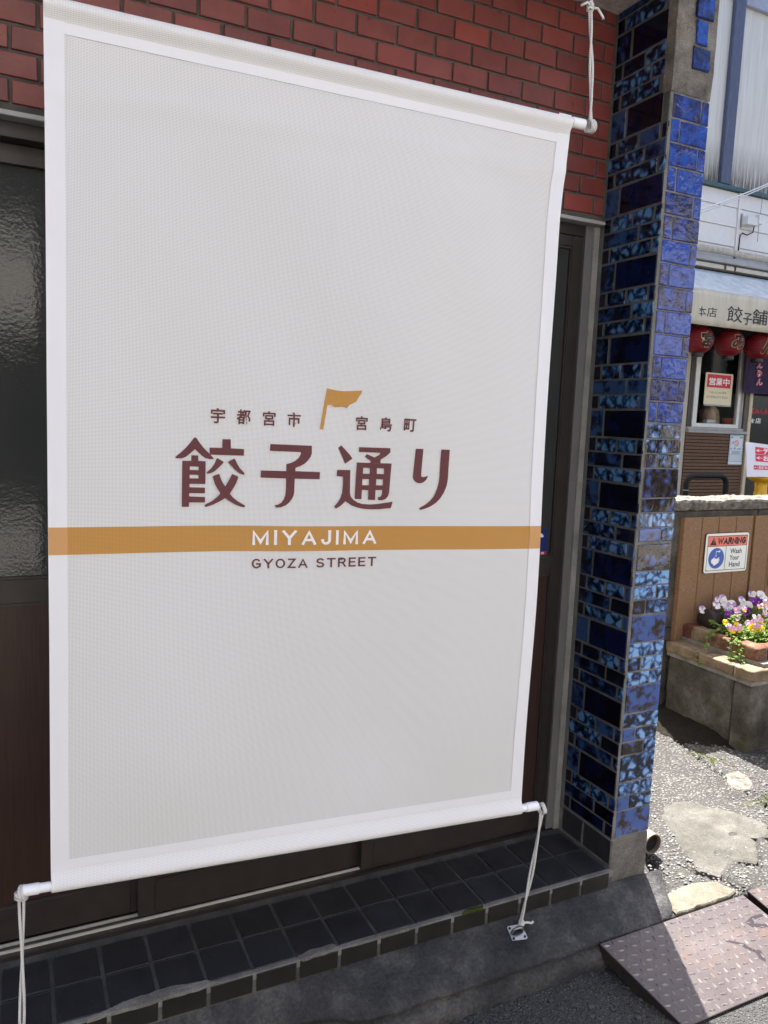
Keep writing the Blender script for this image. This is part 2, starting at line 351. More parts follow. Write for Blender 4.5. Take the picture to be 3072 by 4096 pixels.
def link(name, me, parent=None, loc=None, rot=None):
    o = bpy.data.objects.new(name, me); COL.objects.link(o)
    if parent: o.parent = parent; o.matrix_parent_inverse = Matrix.Translation(-parent.location)
    if loc is not None: o.location = loc
    if rot is not None: o.rotation_euler = rot
    return o
def thing(name, loc, label, cat, group=None):
    o = bpy.data.objects.new(name, None); COL.objects.link(o); o.location = loc; o.empty_display_size = .1
    return tag(o, label, cat, group)
def tag(o, label, cat, group=None, kind=None):
    o['label'] = label; o['category'] = cat
    if group: o['group'] = group
    if kind: o['kind'] = kind
    return o
def struct(o): o['kind'] = 'structure'; return o
def stuff(o): o['kind'] = 'stuff'; return o

_tc = {}
def tile_mesh(w, h, t, c, mat, seed=0):
    """a tile lying in local XZ, face towards -y, chamfered edges; origin at its centre"""
    k = (round(w, 4), round(h, 4), t, c, mat, seed)
    if k in _tc: return _tc[k]
    mb = MB(); r = random.Random(hash(k) & 0xffff) if seed else None
    j = (lambda: r.uniform(-1, 1)*c*.45) if r else (lambda: 0)
    hw, hh = w/2, h/2
    out = [(-hw+j(), -hh+j()), (hw+j(), -hh+j()), (hw+j(), hh+j()), (-hw+j(), hh+j())]
    mb.v = [(x, t, z) for x, z in out]+[(x, c, z) for x, z in out]+[(x*(1-c*.9/hw), 0, z*(1-c*.9/hh)) for x, z in out]
    for a in (0, 4):
        for i in range(4): q = (i+1) % 4; mb.f.append([a+i, a+q, a+4+q, a+4+i])
    mb.f.append([8, 9, 10, 11]); me = mb.mesh('tile', mat); _tc[k] = me; return me

def _font_mesh(body, bold, shear=0):
    cu = bpy.data.curves.new('text', 'FONT'); cu.body = body; cu.offset = bold; cu.resolution_u = 3; cu.shear = shear
    o = bpy.data.objects.new('text', cu); COL.objects.link(o)
    dg = bpy.context.evaluated_depsgraph_get(); me = bpy.data.meshes.new_from_object(o.evaluated_get(dg)); bpy.data.objects.remove(o); bpy.data.curves.remove(cu); return me
def text(body, mat, parent, place, box, bold=.0, name='lettering', shear=0, uv=None):
    """flat lettering: glyph bounds fitted to box (u0,v0,u1,v1); place(u,v) gives the point on the carrying surface"""
    me = _font_mesh(body, bold, shear)
    xs = [v.co.x for v in me.vertices]; ys = [v.co.y for v in me.vertices]
    x0, x1, y0, y1 = min(xs), max(xs), min(ys), max(ys)
    uvs = []
    for v in me.vertices:
        u = box[0]+(v.co.x-x0)/(x1-x0)*(box[2]-box[0]); w = box[1]+(v.co.y-y0)/(y1-y0)*(box[3]-box[1]); uvs.append((u, w)); v.co = place(u, w)
    if uv:
        L = me.uv_layers.new(name='UVMap') if not me.uv_layers else me.uv_layers[0]
        for lp in me.loops: L.data[lp.index].uv = uvs[lp.vertex_index]
    me.materials.clear(); me.materials.append(M[mat]); return link(name, me, parent)
def poly(loops, mat, parent, place, name, uv=False):
    vs = [Vector((*p, 0)) for lp in loops for p in lp]; tri = tessellate_polygon([[Vector((*p, 0)) for p in lp] for lp in loops])
    mb = MB(); mb.v = [place(v.x, v.y) for v in vs]; mb.f = [list(a) for a in tri]
    if uv: mb.uv = [(v.x, v.y) for v in vs]
    return mb.obj(name, mat, parent, fix=False)
def rect(u0, v0, u1, v1): return [(u0, v0), (u1, v0), (u1, v1), (u0, v1)]
def ell(cx, cy, rx, ry, n=32): return [(cx+rx*math.cos(2*math.pi*i/n), cy+ry*math.sin(2*math.pi*i/n)) for i in range(n)]
def wobble(x, y, z=0, sc=1.0): return noise.noise(Vector((x, y, z))*sc)

def arc(cx, cy, rx, ry, a0, a1, n=9): return [(cx+rx*math.cos(R(a0+(a1-a0)*i/n)), cy+ry*math.sin(R(a0+(a1-a0)*i/n))) for i in range(n+1)]
SF = {'M': (.92, [[(0, 0), (0, 1), (.46, .12), (.92, 1), (.92, 0)]]), 'I': (0, [[(0, 0), (0, 1)]]), 'Y': (.8, [[(0, 1), (.4, .45), (.8, 1)], [(.4, .47), (.4, 0)]]),
      'A': (.84, [[(0, 0), (.42, 1), (.84, 0)], [(.16, .30), (.68, .30)]]), 'J': (.5, [[(.5, 1), (.5, .28)]+arc(.25, .26, .25, .26, 0, -180)]), 'G': (.8, [arc(.4, .5, .4, .5, 48, 320, 16)+[(.78, .20), (.78, .46), (.46, .46)]]),
      'O': (.84, [arc(.42, .5, .42, .5, 0, 360, 24)]), 'Z': (.68, [[(0, 1), (.66, 1), (0, 0), (.68, 0)]]), 'S': (.64, [arc(.32, .75, .30, .25, 30, 270, 10)[:-1]+arc(.32, .25, .32, .25, 90, -150, 10)]),
      'T': (.72, [[(0, 1), (.72, 1)], [(.36, 1), (.36, 0)]]), 'R': (.68, [[(0, 0), (0, 1)], [(0, 1), (.38, 1)]+arc(.38, .74, .26, .26, 90, -90)+[(0, .48)], [(.36, .48), (.68, 0)]]), 'E': (.58, [[(.58, 1), (0, 1), (0, 0), (.58, 0)], [(0, .52), (.52, .52)]]),
      'W': (1.2, [[(0, 1), (.3, 0), (.6, 1), (.9, 0), (1.2, 1)]]), 'N': (.74, [[(0, 0), (0, 1), (.74, 0), (.74, 1)]]), ' ': (.3, [])}
def strokes(body, mat, parent, place, box, wt=.16, gap=.30, shear=0, uv=False):
    """block capitals drawn as broad strokes, fitted to box"""
    x = 0; W_ = []
    for ch in body: W_.append(x); x += SF[ch][0]+gap+wt
    tot = x-gap-wt; sx, sy = (box[2]-box[0])/(tot+wt), (box[3]-box[1])/(1+wt); mb = MB(); mb.uv = []; lay = 0
    for ch, x0 in zip(body, W_):
        for pl_ in SF[ch][1]:
            P = [Vector((x0+p[0]+wt/2, p[1]+wt/2)) for p in pl_]; n = len(P); closed = (P[0]-P[-1]).length < 1e-4; L, Rr = [], []; hw = wt/2; lay += 1
            for i in range(n):
                d0 = (P[i]-P[i-1]).normalized() if i else ((P[0]-P[-2]).normalized() if closed else None); d1 = (P[i+1]-P[i]).normalized() if i < n-1 else ((P[1]-P[0]).normalized() if closed else None)
                if d0 is None: d0 = d1
                if d1 is None: d1 = d0
                n0 = Vector((-d0.y, d0.x)); n1 = Vector((-d1.y, d1.x)); m = (n0+n1); m = m.normalized() if m.length > 1e-3 else n0; k = min(hw/max(.30, m.dot(n1)), hw*2.3)
                p = P[i]-(d1*hw if i == 0 and not closed else Vector((0, 0)))+(d0*hw if i == n-1 and not closed else Vector((0, 0)))
                L.append(p+m*k); Rr.append(p-m*k)
            b0 = len(mb.v)
            for q in L+Rr:
                u, w = box[0]+(q.x+shear*q.y)*sx, box[1]+max(-.02, min(1+wt+.02, q.y))*sy
                pt = place(u, w); mb.v.append((pt[0], pt[1]-.00012*(lay % 3), pt[2])); mb.uv.append((u, w))
            for i in range(n-1): mb.f.append([b0+n+i, b0+n+i+1, b0+i+1, b0+i])
    if not uv: mb.uv = None
    return mb.obj('lettering', mat, parent)

# ================================================================== GROUND
mb = MB(); mb.quad((-60, -60, -.186), (60, -60, -.186), (60, 60, -.186), (-60, 60, -.186)); struct(mb.obj('road', 'road_asphalt'))
def seg_d(px, py, pl):
    best = 9
    for (ax, ay), (bx, by) in zip(pl, pl[1:]):
        dx, dy = bx-ax, by-ay; t_ = max(0, min(1, ((px-ax)*dx+(py-ay)*dy)/(dx*dx+dy*dy+1e-9)))
        best = min(best, math.hypot(px-ax-t_*dx, py-ay-t_*dy))
    return best
CRACKS = [([(2.843, .60), (2.768, .397), (2.743, .306), (2.752, .255), (2.713, .103), (2.687, .001), (2.66, -.12)], .014, .022),
          ([(1.965, -.10), (1.948, -.146), (1.871, -.257), (1.845, -.30)], .020, .05),
          ([(2.068, -.175), (2.069, -.212), (2.113, -.278), (2.115, -.33), (2.143, -.359)], .014, .035),
          ([(2.424, -.148), (2.36, -.218), (2.299, -.266), (2.24, -.235)], .008, .02),
          ([(2.48, -.16), (2.60, -.10), (2.8, -.12)], .010, .03)]
NX, NY = 150, 150
xs = [1.79+(3.4-1.79)*i/120 for i in range(120)]+[3.4+(14-3.4)*(i/30)**1.6 for i in range(31)]
ys = [-.362+(1.0+.362)*i/105 for i in range(105)]+[1.0+(4.6-1.0)*(i/24) for i in range(25)]
mb = MB()
for y in ys:
    for x in xs:
        z = -.118+.005*wobble(x, y, 3, 3)+.0035*wobble(x, y, 9, 16)+.0018*wobble(x, y, 5, 60)
        if x < 3.2 and y < .9:
            for plx, w_, d_ in CRACKS:
                d = seg_d(x, y, plx)+.005*wobble(x, y, 1, 40)
                if d < w_: z -= d_*(1-(max(0, d)/w_)**2)
        mb.v.append((x, y, z))
n = len(xs)
for j in range(len(ys)-1):
    for i in range(n-1): mb.f.append([j*n+i, j*n+i+1, (j+1)*n+i+1, (j+1)*n+i])
b = len(mb.v); mb.v += [(x, -.366, -.2) for x in xs]
for i in range(n-1): mb.f.append([b+i, b+i+1, i+1, i])
struct(mb.obj('alley_ground', 'alley_asphalt', smooth=True))
PATCH = [(2.228, .103), (2.29, .15), (2.351, .173), (2.40, .165), (2.439, .142), (2.506, .045), (2.545, -.02), (2.565, -.081), (2.53, -.13), (2.484, -.157), (2.424, -.144), (2.366, -.211), (2.299, -.258), (2.249, -.227), (2.175, -.238), (2.113, -.268), (2.069, -.205), (2.10, -.16), (2.112, -.13), (2.15, -.05), (2.185, .021)]
def rough_outline(pts, amp=.006, step=.02, seed=0):
    out = []
    for (ax, ay), (bx, by) in zip(pts, pts[1:]+pts[:1]):
        k = max(1, int(math.hypot(bx-ax, by-ay)/step))
        for i in range(k):
            x, y = ax+(bx-ax)*i/k, ay+(by-ay)*i/k; out.append((x+amp*wobble(x, y, seed, 45), y+amp*wobble(x, y, seed+7, 45)))
    return out
def slab(name, pts, z0, z1, mat, amp=.006, parent=None, hfun=None, fine=.02):
    o = rough_outline(pts[::-1] if sum(a[0]*b[1]-b[0]*a[1] for a, b in zip(pts, pts[1:]+pts[:1])) < 0 else pts, amp, fine)
    inner = [Vector((sum(p[0] for p in o)/len(o), sum(p[1] for p in o)/len(o)))]; mb = MB()
    H = [z1+.0015*wobble(x, y, 4, 60)+(hfun(x, y) if hfun else 0) for x, y in o]
    # a shallow rounded shoulder: outer ring lower, inner ring at full height
    c = inner[0]; o2 = [(x+(c.x-x)*.06, y+(c.y-y)*.06) for x, y in o]
    mb.prism(o2, z0, [h for h in H]); bse = len(mb.v); k = len(o)
    mb.v += [(x, y, h-.004) for (x, y), h in zip(o, H)]+[(x, y, z0) for x, y in o]
    for i in range(k):
        j = (i+1) % k; mb.f.append([bse+i, bse+j, k+j, k+i]); mb.f.append([bse+k+i, bse+k+j, bse+j, bse+i])
    return mb.obj(name, mat, parent)
struct(slab('concrete_patch', PATCH, -.15, -.1150, 'patch_concrete', .012, None, lambda x, y: .0022*wobble(x, y, 3, 9)))
struct(slab('mortar_patch', [(2.761, .267), (2.832, .264), (2.838, .21), (2.80, .16), (2.737, .123), (2.70, .13), (2.685, .158), (2.71, .22)], -.15, -.1145, 'cap_aggregate', .014))
for pts in ([(2.75, .50), (2.83, .50), (2.90, .36), (2.86, .30), (2.78, .34)], [(2.68, .05), (2.75, .08), (2.76, -.02), (2.70, -.08)], [(2.60, -.19), (2.70, -.16), (2.72, -.21), (2.62, -.25)]):
    mb = MB()
    for q in range(70):
        a, b_ = random.random(), random.random(); i = random.randrange(len(pts)); cx = sum(p[0] for p in pts)/len(pts); cy = sum(p[1] for p in pts)/len(pts)
        x = cx+(pts[i][0]-cx)*a; y = cy+(pts[i][1]-cy)*a; s_ = .004+.006*random.random(); z = -.119
        mb.lathe([(s_, z), (s_*.8, z+.003), (s_*.3, z+.0055)], (x, y, 0), 6)
    stuff(mb.obj('moss', 'moss'))['label'] = 'green moss tufts growing in the alley cracks'

# loose stones, two joined masses
def stones(name, n_, region, zf, mat, smin, smax, label):
    mb = MB(); r = random.Random(5)
    for _ in range(n_):
        x, y = region(r); s_ = smin+(smax-smin)*r.random()**2.2; z = zf(x, y)
        a = r.random()*6.28; base = len(mb.v)
        for k, (dx, dy, dz) in enumerate(((1, 0, 0), (-1, 0, 0), (0, 1, 0), (0, -1, 0), (.6, .6, .45), (-.6, .5, .5), (.1, -.6, .6), (0, 0, -.6))):
            q = (dx*math.cos(a)-dy*math.sin(a), dx*math.sin(a)+dy*math.cos(a))
            mb.v.append((x+q[0]*s_*(1+.4*r.random()), y+q[1]*s_, z+dz*s_*.8))
        mb.f += [[base+i for i in t_] for t_ in ((0, 4, 6), (0, 2, 4), (2, 5, 4), (2, 1, 5), (1, 3, 5), (3, 6, 5), (3, 0, 6), (4, 5, 6), (0, 3, 7), (3, 1, 7), (1, 2, 7), (2, 0, 7))]
    o = stuff(mb.obj(name, mat)); o['label'] = label; return o
def in_alley(r):
    while True:
        x, y = 1.86+1.5*r.random(), -.35+1.0*r.random()
        if not (x > 3.0 and y > .36) and not (2.1 < x < 2.55 and -.25 < y < .17 and r.random() < .93): return x, y
stones('gravel', 4200, in_alley, lambda x, y: -.117, 'pebble', .002, .0075, 'pale gravel bedded in the sunlit alley surface')
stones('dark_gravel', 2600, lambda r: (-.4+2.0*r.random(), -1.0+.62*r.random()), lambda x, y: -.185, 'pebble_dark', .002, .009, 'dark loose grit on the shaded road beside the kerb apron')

# concrete apron in front of the step
ED = [(-1.5, -.30), (.55, -.300), (.63, -.307), (.736, -.331), (.771, -.360), (.834, -.370), (1.03, -.369), (1.2, -.369), (1.5, -.368), (1.80, -.368), (1.84, -.33), (1.88, -.25)]
def edge(x):
    for (a, p), (b_, q) in zip(ED, ED[1:]):
        if a <= x <= b_: return p+(q-p)*(x-a)/(b_-a)
    return -.25
mb = MB(); K = 150; prof = [0, .12, .25, .38, .5, .62, .74, .84, .92, .97, 1.0]
for i in range(K+1):
    x = -1.4+3.275*i/K; e = edge(x)+.006*wobble(x, 0, 2, 14)+.004*wobble(x, 3, 2, 45)
    for t_ in prof:
        y = -.236+(e+.236)*t_; z = -.050-.052*t_-.012*t_*t_*t_+.002*wobble(x, y, 0, 20)+.001*wobble(x, y, 0, 70)
        if t_ == 1: z -= .008
        mb.v.append((x, y, z))
    mb.v.append((x, e+.012+.008*wobble(x, 1, 8, 30), -.128+.006*wobble(x, 7, 1, 25))); mb.v.append((x, e-.010+.008*wobble(x, 9, 8, 26), -.140+.006*wobble(x, 4, 1, 40))); mb.v.append((x, e-.016+.010*wobble(x, 5, 8, 22), -.165)); mb.v.append((x, e-.012+.008*wobble(x, 5, 8, 22), -.2))
m_ = len(prof)+4
for i in range(K):
    for j in range(m_-1): mb.f.append([i*m_+j, i*m_+j+1, (i+1)*m_+j+1, (i+1)*m_+j])
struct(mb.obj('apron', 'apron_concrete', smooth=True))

# ================================================================== TILED STEP
step = thing('tiled_step', (.6, -.12, -.12), 'low entrance step paved in square charcoal tiles below the hanging banner', 'step')
MB().box(-1.5, 1.663, -.2455, .02, -.13, -.004).obj('step_core', 'grout_dark', step)
MB().box(-1.5, 1.663, -.2475, -.2365, -.020, -.0005).obj('nosing', 'grout', step)
x0, PT = .10407, .1106
for k in range(-14, 15):
    xa, xb = x0+k*PT+.005, x0+(k+1)*PT-.005
    xb = min(xb, 1.660)
    if xb-xa < .02: continue
    for (ya, yb) in ((-.2355, -.1275), (-.1195, -.0125)):
        o = link('tile', tile_mesh(xb-xa, yb-ya, .010, .0012, 'floor_tile', 1), step, ((xa+xb)/2, (ya+yb)/2, random.uniform(.0004, .0014)), (R(-90)+random.uniform(-.004, .004), random.uniform(-.004, .004), 0))
    link('tile', tile_mesh(xb-xa, .046, .010, .0012, 'riser_tile', 2), step, ((xa+xb)/2, -.2490, -.0285), (random.uniform(-.005, .005), 0, 0))
def chip(pts, mat, name, h=.004):
    q = rough_outline(pts, .004, .012, 5); return MB().prism(q[::-1] if sum(a[0]*b[1]-b[0]*a[1] for a, b in zip(q, q[1:]+q[:1])) < 0 else q, -.006, [h*(.6+.5*abs(wobble(x, y, 1, 90))) for x, y in q]).obj(name, mat, step)
chip([(.168, -.244), (.26, -.226), (.352, -.219), (.431, -.232), (.465, -.246), (.40, -.249), (.28, -.249), (.17, -.2495)], 'plinth_concrete', 'mortar_repair')
chip([(.66, -.236), (.70, -.228), (.757, -.227), (.765, -.243), (.74, -.2495), (.67, -.2495)], 'plinth_concrete', 'mortar_repair')
chip([(1.128, -.2495), (1.16, -.240), (1.20, -.241), (1.197, -.2495)], 'moss', 'moss_clump')
MB().box(.80, .965, -.2492, -.238, -.006, .0022).obj('mortar_repair', 'grout', step)

# ================================================================== BRICK SHOP WITH SLIDING DOORS
shop = thing('brick_shop', (.2, 1.0, -.12), 'shop front of dark red bricks over brown sliding doors, behind the white banner', 'shop')
mb = MB().box(-6, 1.8085, .45, 7, -.2, 2.62); mb.box(-6, 1.8085, .005, 7, 2.622, 5.3); mb.box(-6, -1.3, .004, .448, -.2, 2.62)
mb.obj('wall', 'stucco', shop)
MB().box(-1.298, 1.664, .005, .30, 1.948, 2.618).obj('mortar_bed', 'mortar', shop)
for k in range(-6, 5):
    zt = 2.333+.0536*k; zb = zt-.0536+.0072; zt = min(zt, 2.532)
    if zt-zb < .02: continue
    off = .8358+(.0559 if k % 2 else 0)
    for i in range(-20, 9):
        xa = off+.1118*i+.0034; xb = xa+.1118-.0072
        if xb < -1.25: continue
        if xb > 1.657: xb = 1.657
        if xb-xa < .02: continue
        w_, h_ = xb-xa, zt-zb
        link('brick', tile_mesh(w_, h_, .012, .0016, 'red_brick', 1+(i+k) % 4), shop, ((xa+xb)/2+random.uniform(-.0008, .0008), random.uniform(-.0012, .0004), (zt+zb)/2+random.uniform(-.0006, .0006)), (random.uniform(-.006, .006), 0, random.uniform(-.006, .006)))
sf = MB(); NXs = 60                                    # rough plastered eave underside
for j in range(11):
    for i in range(NXs+1):
        x = -1.3+2.964*i/NXs; y = -.42+.424*j/10; sf.v.append((x, y, 2.535+.004*wobble(x, y, 0, 9)+.0025*wobble(x, y, 0, 30)))
for j in range(10):
    for i in range(NXs): a = j*(NXs+1)+i; sf.f.append([a, a+NXs+1, a+NXs+2, a+1])
sf.box(-1.3, 1.6645, -.42, .004, 2.545, 2.62); sf.box(-1.3, 1.6645, -.425, -.42, 2.53, 2.62); sf.obj('soffit', 'soffit_plaster', shop)
MB().box(-1.298, 1.664, -.007, .05, 1.9365, 1.9475).obj('head_trim', 'ledge_trim', shop, bevel=.0015)
mb = MB(); mb.box(-1.298, 1.6165, .028, .11, 1.903, 1.936); mb.box(-1.298, 1.6165, .070, .11, 1.860, 1.9025); mb.box(1.596, 1.6165, .030, .11, .0, 1.9025); mb.obj('door_frame', 'bronze_frame', shop, bevel=.0012)
mb = MB(); mb.box(1.617, 1.6435, .022, .10, .0, 1.936); mb.obj('jamb_trim', 'grey_trim', shop, bevel=.001)
MB().box(1.644, 1.6648, .016, .10, -.002, 1.934).obj('jamb', 'jamb_concrete', shop)
MB().box(-1.298, 1.6165, .021, .12, -.01, .0035).obj('sill', 'bronze_frame', shop)
MB().box(-1.298, 1.595, .0405, .0445, .0036, .0105).obj('door_rail', 'aluminium', shop); MB().box(-1.298, 1.595, .0665, .0705, .0036, .0105).obj('door_rail', 'aluminium', shop)
MB().box(-1.298, 1.66, .40, .44, -.1, 2.4).obj('interior', 'dark_interior', shop)
def door(xa, xb, yf, st=.042):
    mb = MB(); t_ = .026; z0, z1 = .0125, 1.90
    mb.box(xa, xa+st, yf, yf+t_, z0, z1); mb.box(xb-st, xb, yf, yf+t_, z0, z1)
    mb.box(xa+st, xb-st, yf+.001, yf+t_-.001, 1.868, z1); mb.box(xa+st, xb-st, yf+.001, yf+t_-.001, .866, .924); mb.box(xa+st, xb-st, yf+.001, yf+t_-.001, z0, .10)
    d = mb.obj('sliding_door', 'bronze_frame', shop, bevel=.0012)
    MB().box(xa+st-.002, xb-st+.002, yf+.011, yf+.016, .922, 1.870).obj('glass_pane', 'figured_glass', d)
    MB().box(xa+st-.002, xb-st+.002, yf+.009, yf+.018, .098, .868).obj('lower_panel', 'wood_panel_dark', d)
    mb = MB(); g = .006
    for za, zb_ in ((.10, .866), (.924, 1.868)):
        mb.box(xa+st, xa+st+g, yf+.004, yf+.0105, za, zb_); mb.box(xb-st-g, xb-st, yf+.004, yf+.0105, za, zb_); mb.box(xa+st+g, xb-st-g, yf+.004, yf+.0105, za, za+g); mb.box(xa+st+g, xb-st-g, yf+.004, yf+.0105, zb_-g, zb_)
    mb.obj('glazing_bead', 'bronze_frame', d); return d
door(-1.1, .345, .075); door(.318, .985, .047); d3 = door(.944, 1.608, .021, .038)
# sticker on the last pane: blue with white strokes, crimson strip with an O
st = MB().box(1.375, 1.552, .0305, .0318, .925, 1.010).obj('sticker', 'sticker_blue', None)
tag(st, 'blue sticker with white strokes on the door glass beside the banner edge', 'sticker')
FP = lambda y: (lambda u, w: (u, y, w))
for nm, c in (('printed_strip', 'sticker_crimson'),): MB().box(1.375, 1.5515, .0296, .0303, .9258, .9395).obj(nm, c, st)
poly([ell(1.536, .9325, .0048, .0052, 20), ell(1.536, .9325, .0022, .0028, 20)], 'white_ink', st, FP(.0293), 'printed_mark')
poly([[(1.488, .999), (1.520, 1.000), (1.532, .995), (1.538, .987), (1.533, .984), (1.520, .9865), (1.500, .988), (1.488, .984)]], 'white_ink', st, FP(.0300), 'printed_mark')
poly([[(1.516, .966), (1.523, .969), (1.518, .955), (1.505, .945), (1.500, .948)]], 'white_ink', st, FP(.0300), 'printed_mark')
poly([ell(1.425, .972, .022, .026, 28), ell(1.427, .973, .016, .020, 28)], 'white_ink', st, FP(.0300), 'printed_mark')
poly([[(1.405, .952), (1.43, .956), (1.46, .948), (1.46, .943), (1.43, .950), (1.405, .946)]], 'white_ink', st, FP(.0299), 'printed_mark')

# ================================================================== BLUE TILED PILLAR
XP, DP, WP, PER, ZJ = 1.6653, .2294, .1489, .21682, .2194
pil = thing('tiled_pillar', (1.74, -.11, -.10), 'tall corner pillar clad in glossy navy and marbled blue tiles', 'pillar')
MB().box(XP+.003, XP+WP-.003, -DP+.003, .44, -.19, 5.2).obj('pillar_core', 'grout', pil); MB().box(XP+.0012, XP+.0029, -DP+.0045, -.0005, .0862, 5.0).obj('grout_bed', 'grout_shaded', pil)  # thin left-face sheet carries the grout darkened for shade
mb = MB(); NZ = 14
mb.box(XP+.0005, XP+WP-.0005, -DP-.0015, .43, -.185, .0858); mb.obj('plinth', 'plinth_concrete', pil, bevel=.004)
def ltile(f0, f1, z0, z1, mat, tilt=.010):
    w_ = (f1-f0)*DP; y = -(f0+f1)/2*DP
    link('tile', tile_mesh(w_, z1-z0, .006, .0022, mat, 1+random.randrange(3)), pil, (XP+random.uniform(-.0006, .0006), y, (z0+z1)/2), (random.uniform(-tilt, tilt)*.4, 0, R(-90)+random.uniform(-tilt, tilt)))
def ftile(a0, a1, z0, z1, mat, tilt=.012):
    xa, xb = XP+a0*WP, XP+a1*WP
    link('tile', tile_mesh(xb-xa, z1-z0, .006, .0022, mat, 1+random.randrange(3)), pil, ((xa+xb)/2, -DP+random.uniform(-.0006, .0006), (z0+z1)/2), (random.gauss(0, tilt), 0, random.gauss(0, tilt)))
G = .0042; BIG, SM = .0824, .0448
def blue(p=.5): return 'glaze_marble' if random.random() < p else 'glaze_blue'
for n_ in range(-1, 11):
    b0 = ZJ+n_*PER; end = .985 if b0 < 2.15 else .87
    r = [b0+BIG+SM*i for i in range(4)]
    ra = (r[0]+G, r[1]-G*.4); rb = (r[1]+G*.6, r[2]-G*.4); rc = (r[2]+G*.6, r[3]-G*.6)
    if n_ >= 0:
        j = random.uniform(-.02, .02)
        ltile(.0, .25+j, b0+G*.6, b0+BIG-G*.3, 'glaze_blue'); ltile(.28+j, end+(.02 if end < .9 else 0), b0+G*.6, b0+BIG-G*.3, 'glaze_navy')
    if ra[1] > 2.535: continue
    if n_ >= 0:      # row a : dark end, long brick, short end
        j = random.uniform(-.02, .02)
        ltile(0, .125, *ra, 'glaze_dark'); ltile(.155, .86+j if end > .9 else end-.06, *ra, blue(.75)) 
        if end > .9: ltile(.89+j, end, *ra, blue(.6))
        ltile(0, .62+j, *rb, blue(.55)); ltile(.65+j, end, *rb, 'glaze_dark' if n_ < 6 and random.random() < .6 else blue(.7))
        ltile(0, .13, *rc, 'glaze_dark'); ltile(.16, .50+j, *rc, blue(.85)); ltile(.53+j, .87 if end > .9 else end, *rc, blue(.85))
        if end > .9: ltile(.90, end, *rc, blue(.4))
    else:            # bottom course rows just above the base tiles
        ltile(0, .12, ra[0], ra[1], 'glaze_dark'); ltile(.15, .82, ra[0], ra[1], 'glaze_navy'); ltile(.85, end, ra[0], ra[1], 'glaze_dark')
        ltile(0, .60, *rb, 'glaze_blue'); ltile(.63, end, *rb, 'glaze_navy')
        ltile(0, .12, *rc, 'glaze_dark'); ltile(.15, .50, *rc, 'glaze_marble'); ltile(.53, .86, *rc, 'glaze_marble'); ltile(.89, end, *rc, 'glaze_blue')
ltile(0, .42, .003, .082, 'floor_tile', .004); ltile(.45, .99, .003, .082, 'floor_tile', .004)
# front face, top to bottom: (bottom z, pattern, glazes)
A0, A1 = .095, .993
def frow(z0, z1, spl, mats):
    e = [A0]+[A0+(A1-A0)*q for q in spl]+[A1]
    for i, m_ in enumerate(mats): ftile(e[i]+(.014 if i else 0), e[i+1]-(.014 if i < len(mats)-1 else 0), z0+G*.55, z1-G*.55, m_)
zz = [2.243, 2.179, 2.116, 2.053, 1.988, 1.925, 1.860, 1.797, 1.733, 1.667, 1.603, 1.541, 1.477, 1.414, 1.351]
for i in range(14): frow(zz[i+1], zz[i], [.79] if i % 2 == 0 else [.24], ['glaze_cobalt', 'glaze_cobalt'])
S_, B_ = 'glaze_sky', 'glaze_brown'
low = [(1.306, 1.349, [], [S_]), (1.264, 1.306, [.64], [S_, B_]), (1.221, 1.264, [.35], [B_, S_]), (1.134, 1.221, [], [B_]), (1.091, 1.134, [], [B_]), (1.047, 1.091, [.36], [S_, S_]),
       (1.004, 1.047, [.64], [B_, S_]), (.917, 1.000, [], [B_]), (.874, .917, [], [S_]), (.831, .874, [.64], [S_, S_]), (.786, .831, [.36], [B_, S_]), (.701, .786, [], [B_]), (.656, .701, [], [S_]),
       (.612, .656, [.36], [S_, S_]), (.568, .612, [.64], [S_, S_]), (.482, .568, [], [B_]), (.436, .482, [], [S_]), (.393, .436, [.36], [B_, S_]), (.351, .393, [.64], [B_, S_]), (.263, .351, [], [S_]), (.219, .263, [], [S_]),
       (.174, .219, [.34], [B_, S_]), (.088, .174, [], ['glaze_brown'])]
for q in low: frow(*q)
# upper front where tiles have fallen: rough render with three square tiles left
mb = MB(); cols, rows = 10, 26; xa, xb = XP+.0005, XP+WP-.0005
for j in range(rows+1):
    for i in range(cols+1):
        x = xa+(xb-xa)*i/cols; z = 2.246+.95*j/rows; e = abs(((z-2.246) % .0655)/.0655-.5)
        mb.v.append((x, -DP+.0005-.004*abs(wobble(x, z, 0, 30))-.003*(e < .43)+.003*wobble(x, z, 4, 9), z))
for j in range(rows):
    for i in range(cols): a = j*(cols+1)+i; mb.f.append([a, a+1, a+cols+2, a+cols+1])
k_ = len(mb.v)
for j in range(rows+1): z = 2.246+.95*j/rows; mb.v.append((xa-.001, -DP*.87+.006*wobble(0, z, 1, 20), z))
for j in range(rows): mb.f.append([k_+j, j*(cols+1), (j+1)*(cols+1), k_+j+1])
mb.obj('render_patch', 'render_patch', pil)
for xa, xb, za, zb in ((1.728, 1.792, 2.444, 2.515), (1.735, 1.775, 2.377, 2.438), (1.729, 1.790, 2.313, 2.370), (1.740, 1.80, 2.524, 2.585)):
    link('tile', tile_mesh(xb-xa, zb-za, .006, .0025, 'glaze_cobalt', 3), pil, ((xa+xb)/2, -DP-.011, (za+zb)/2), (random.uniform(-.02, .02), random.uniform(-.02, .02), random.uniform(-.02, .02)))

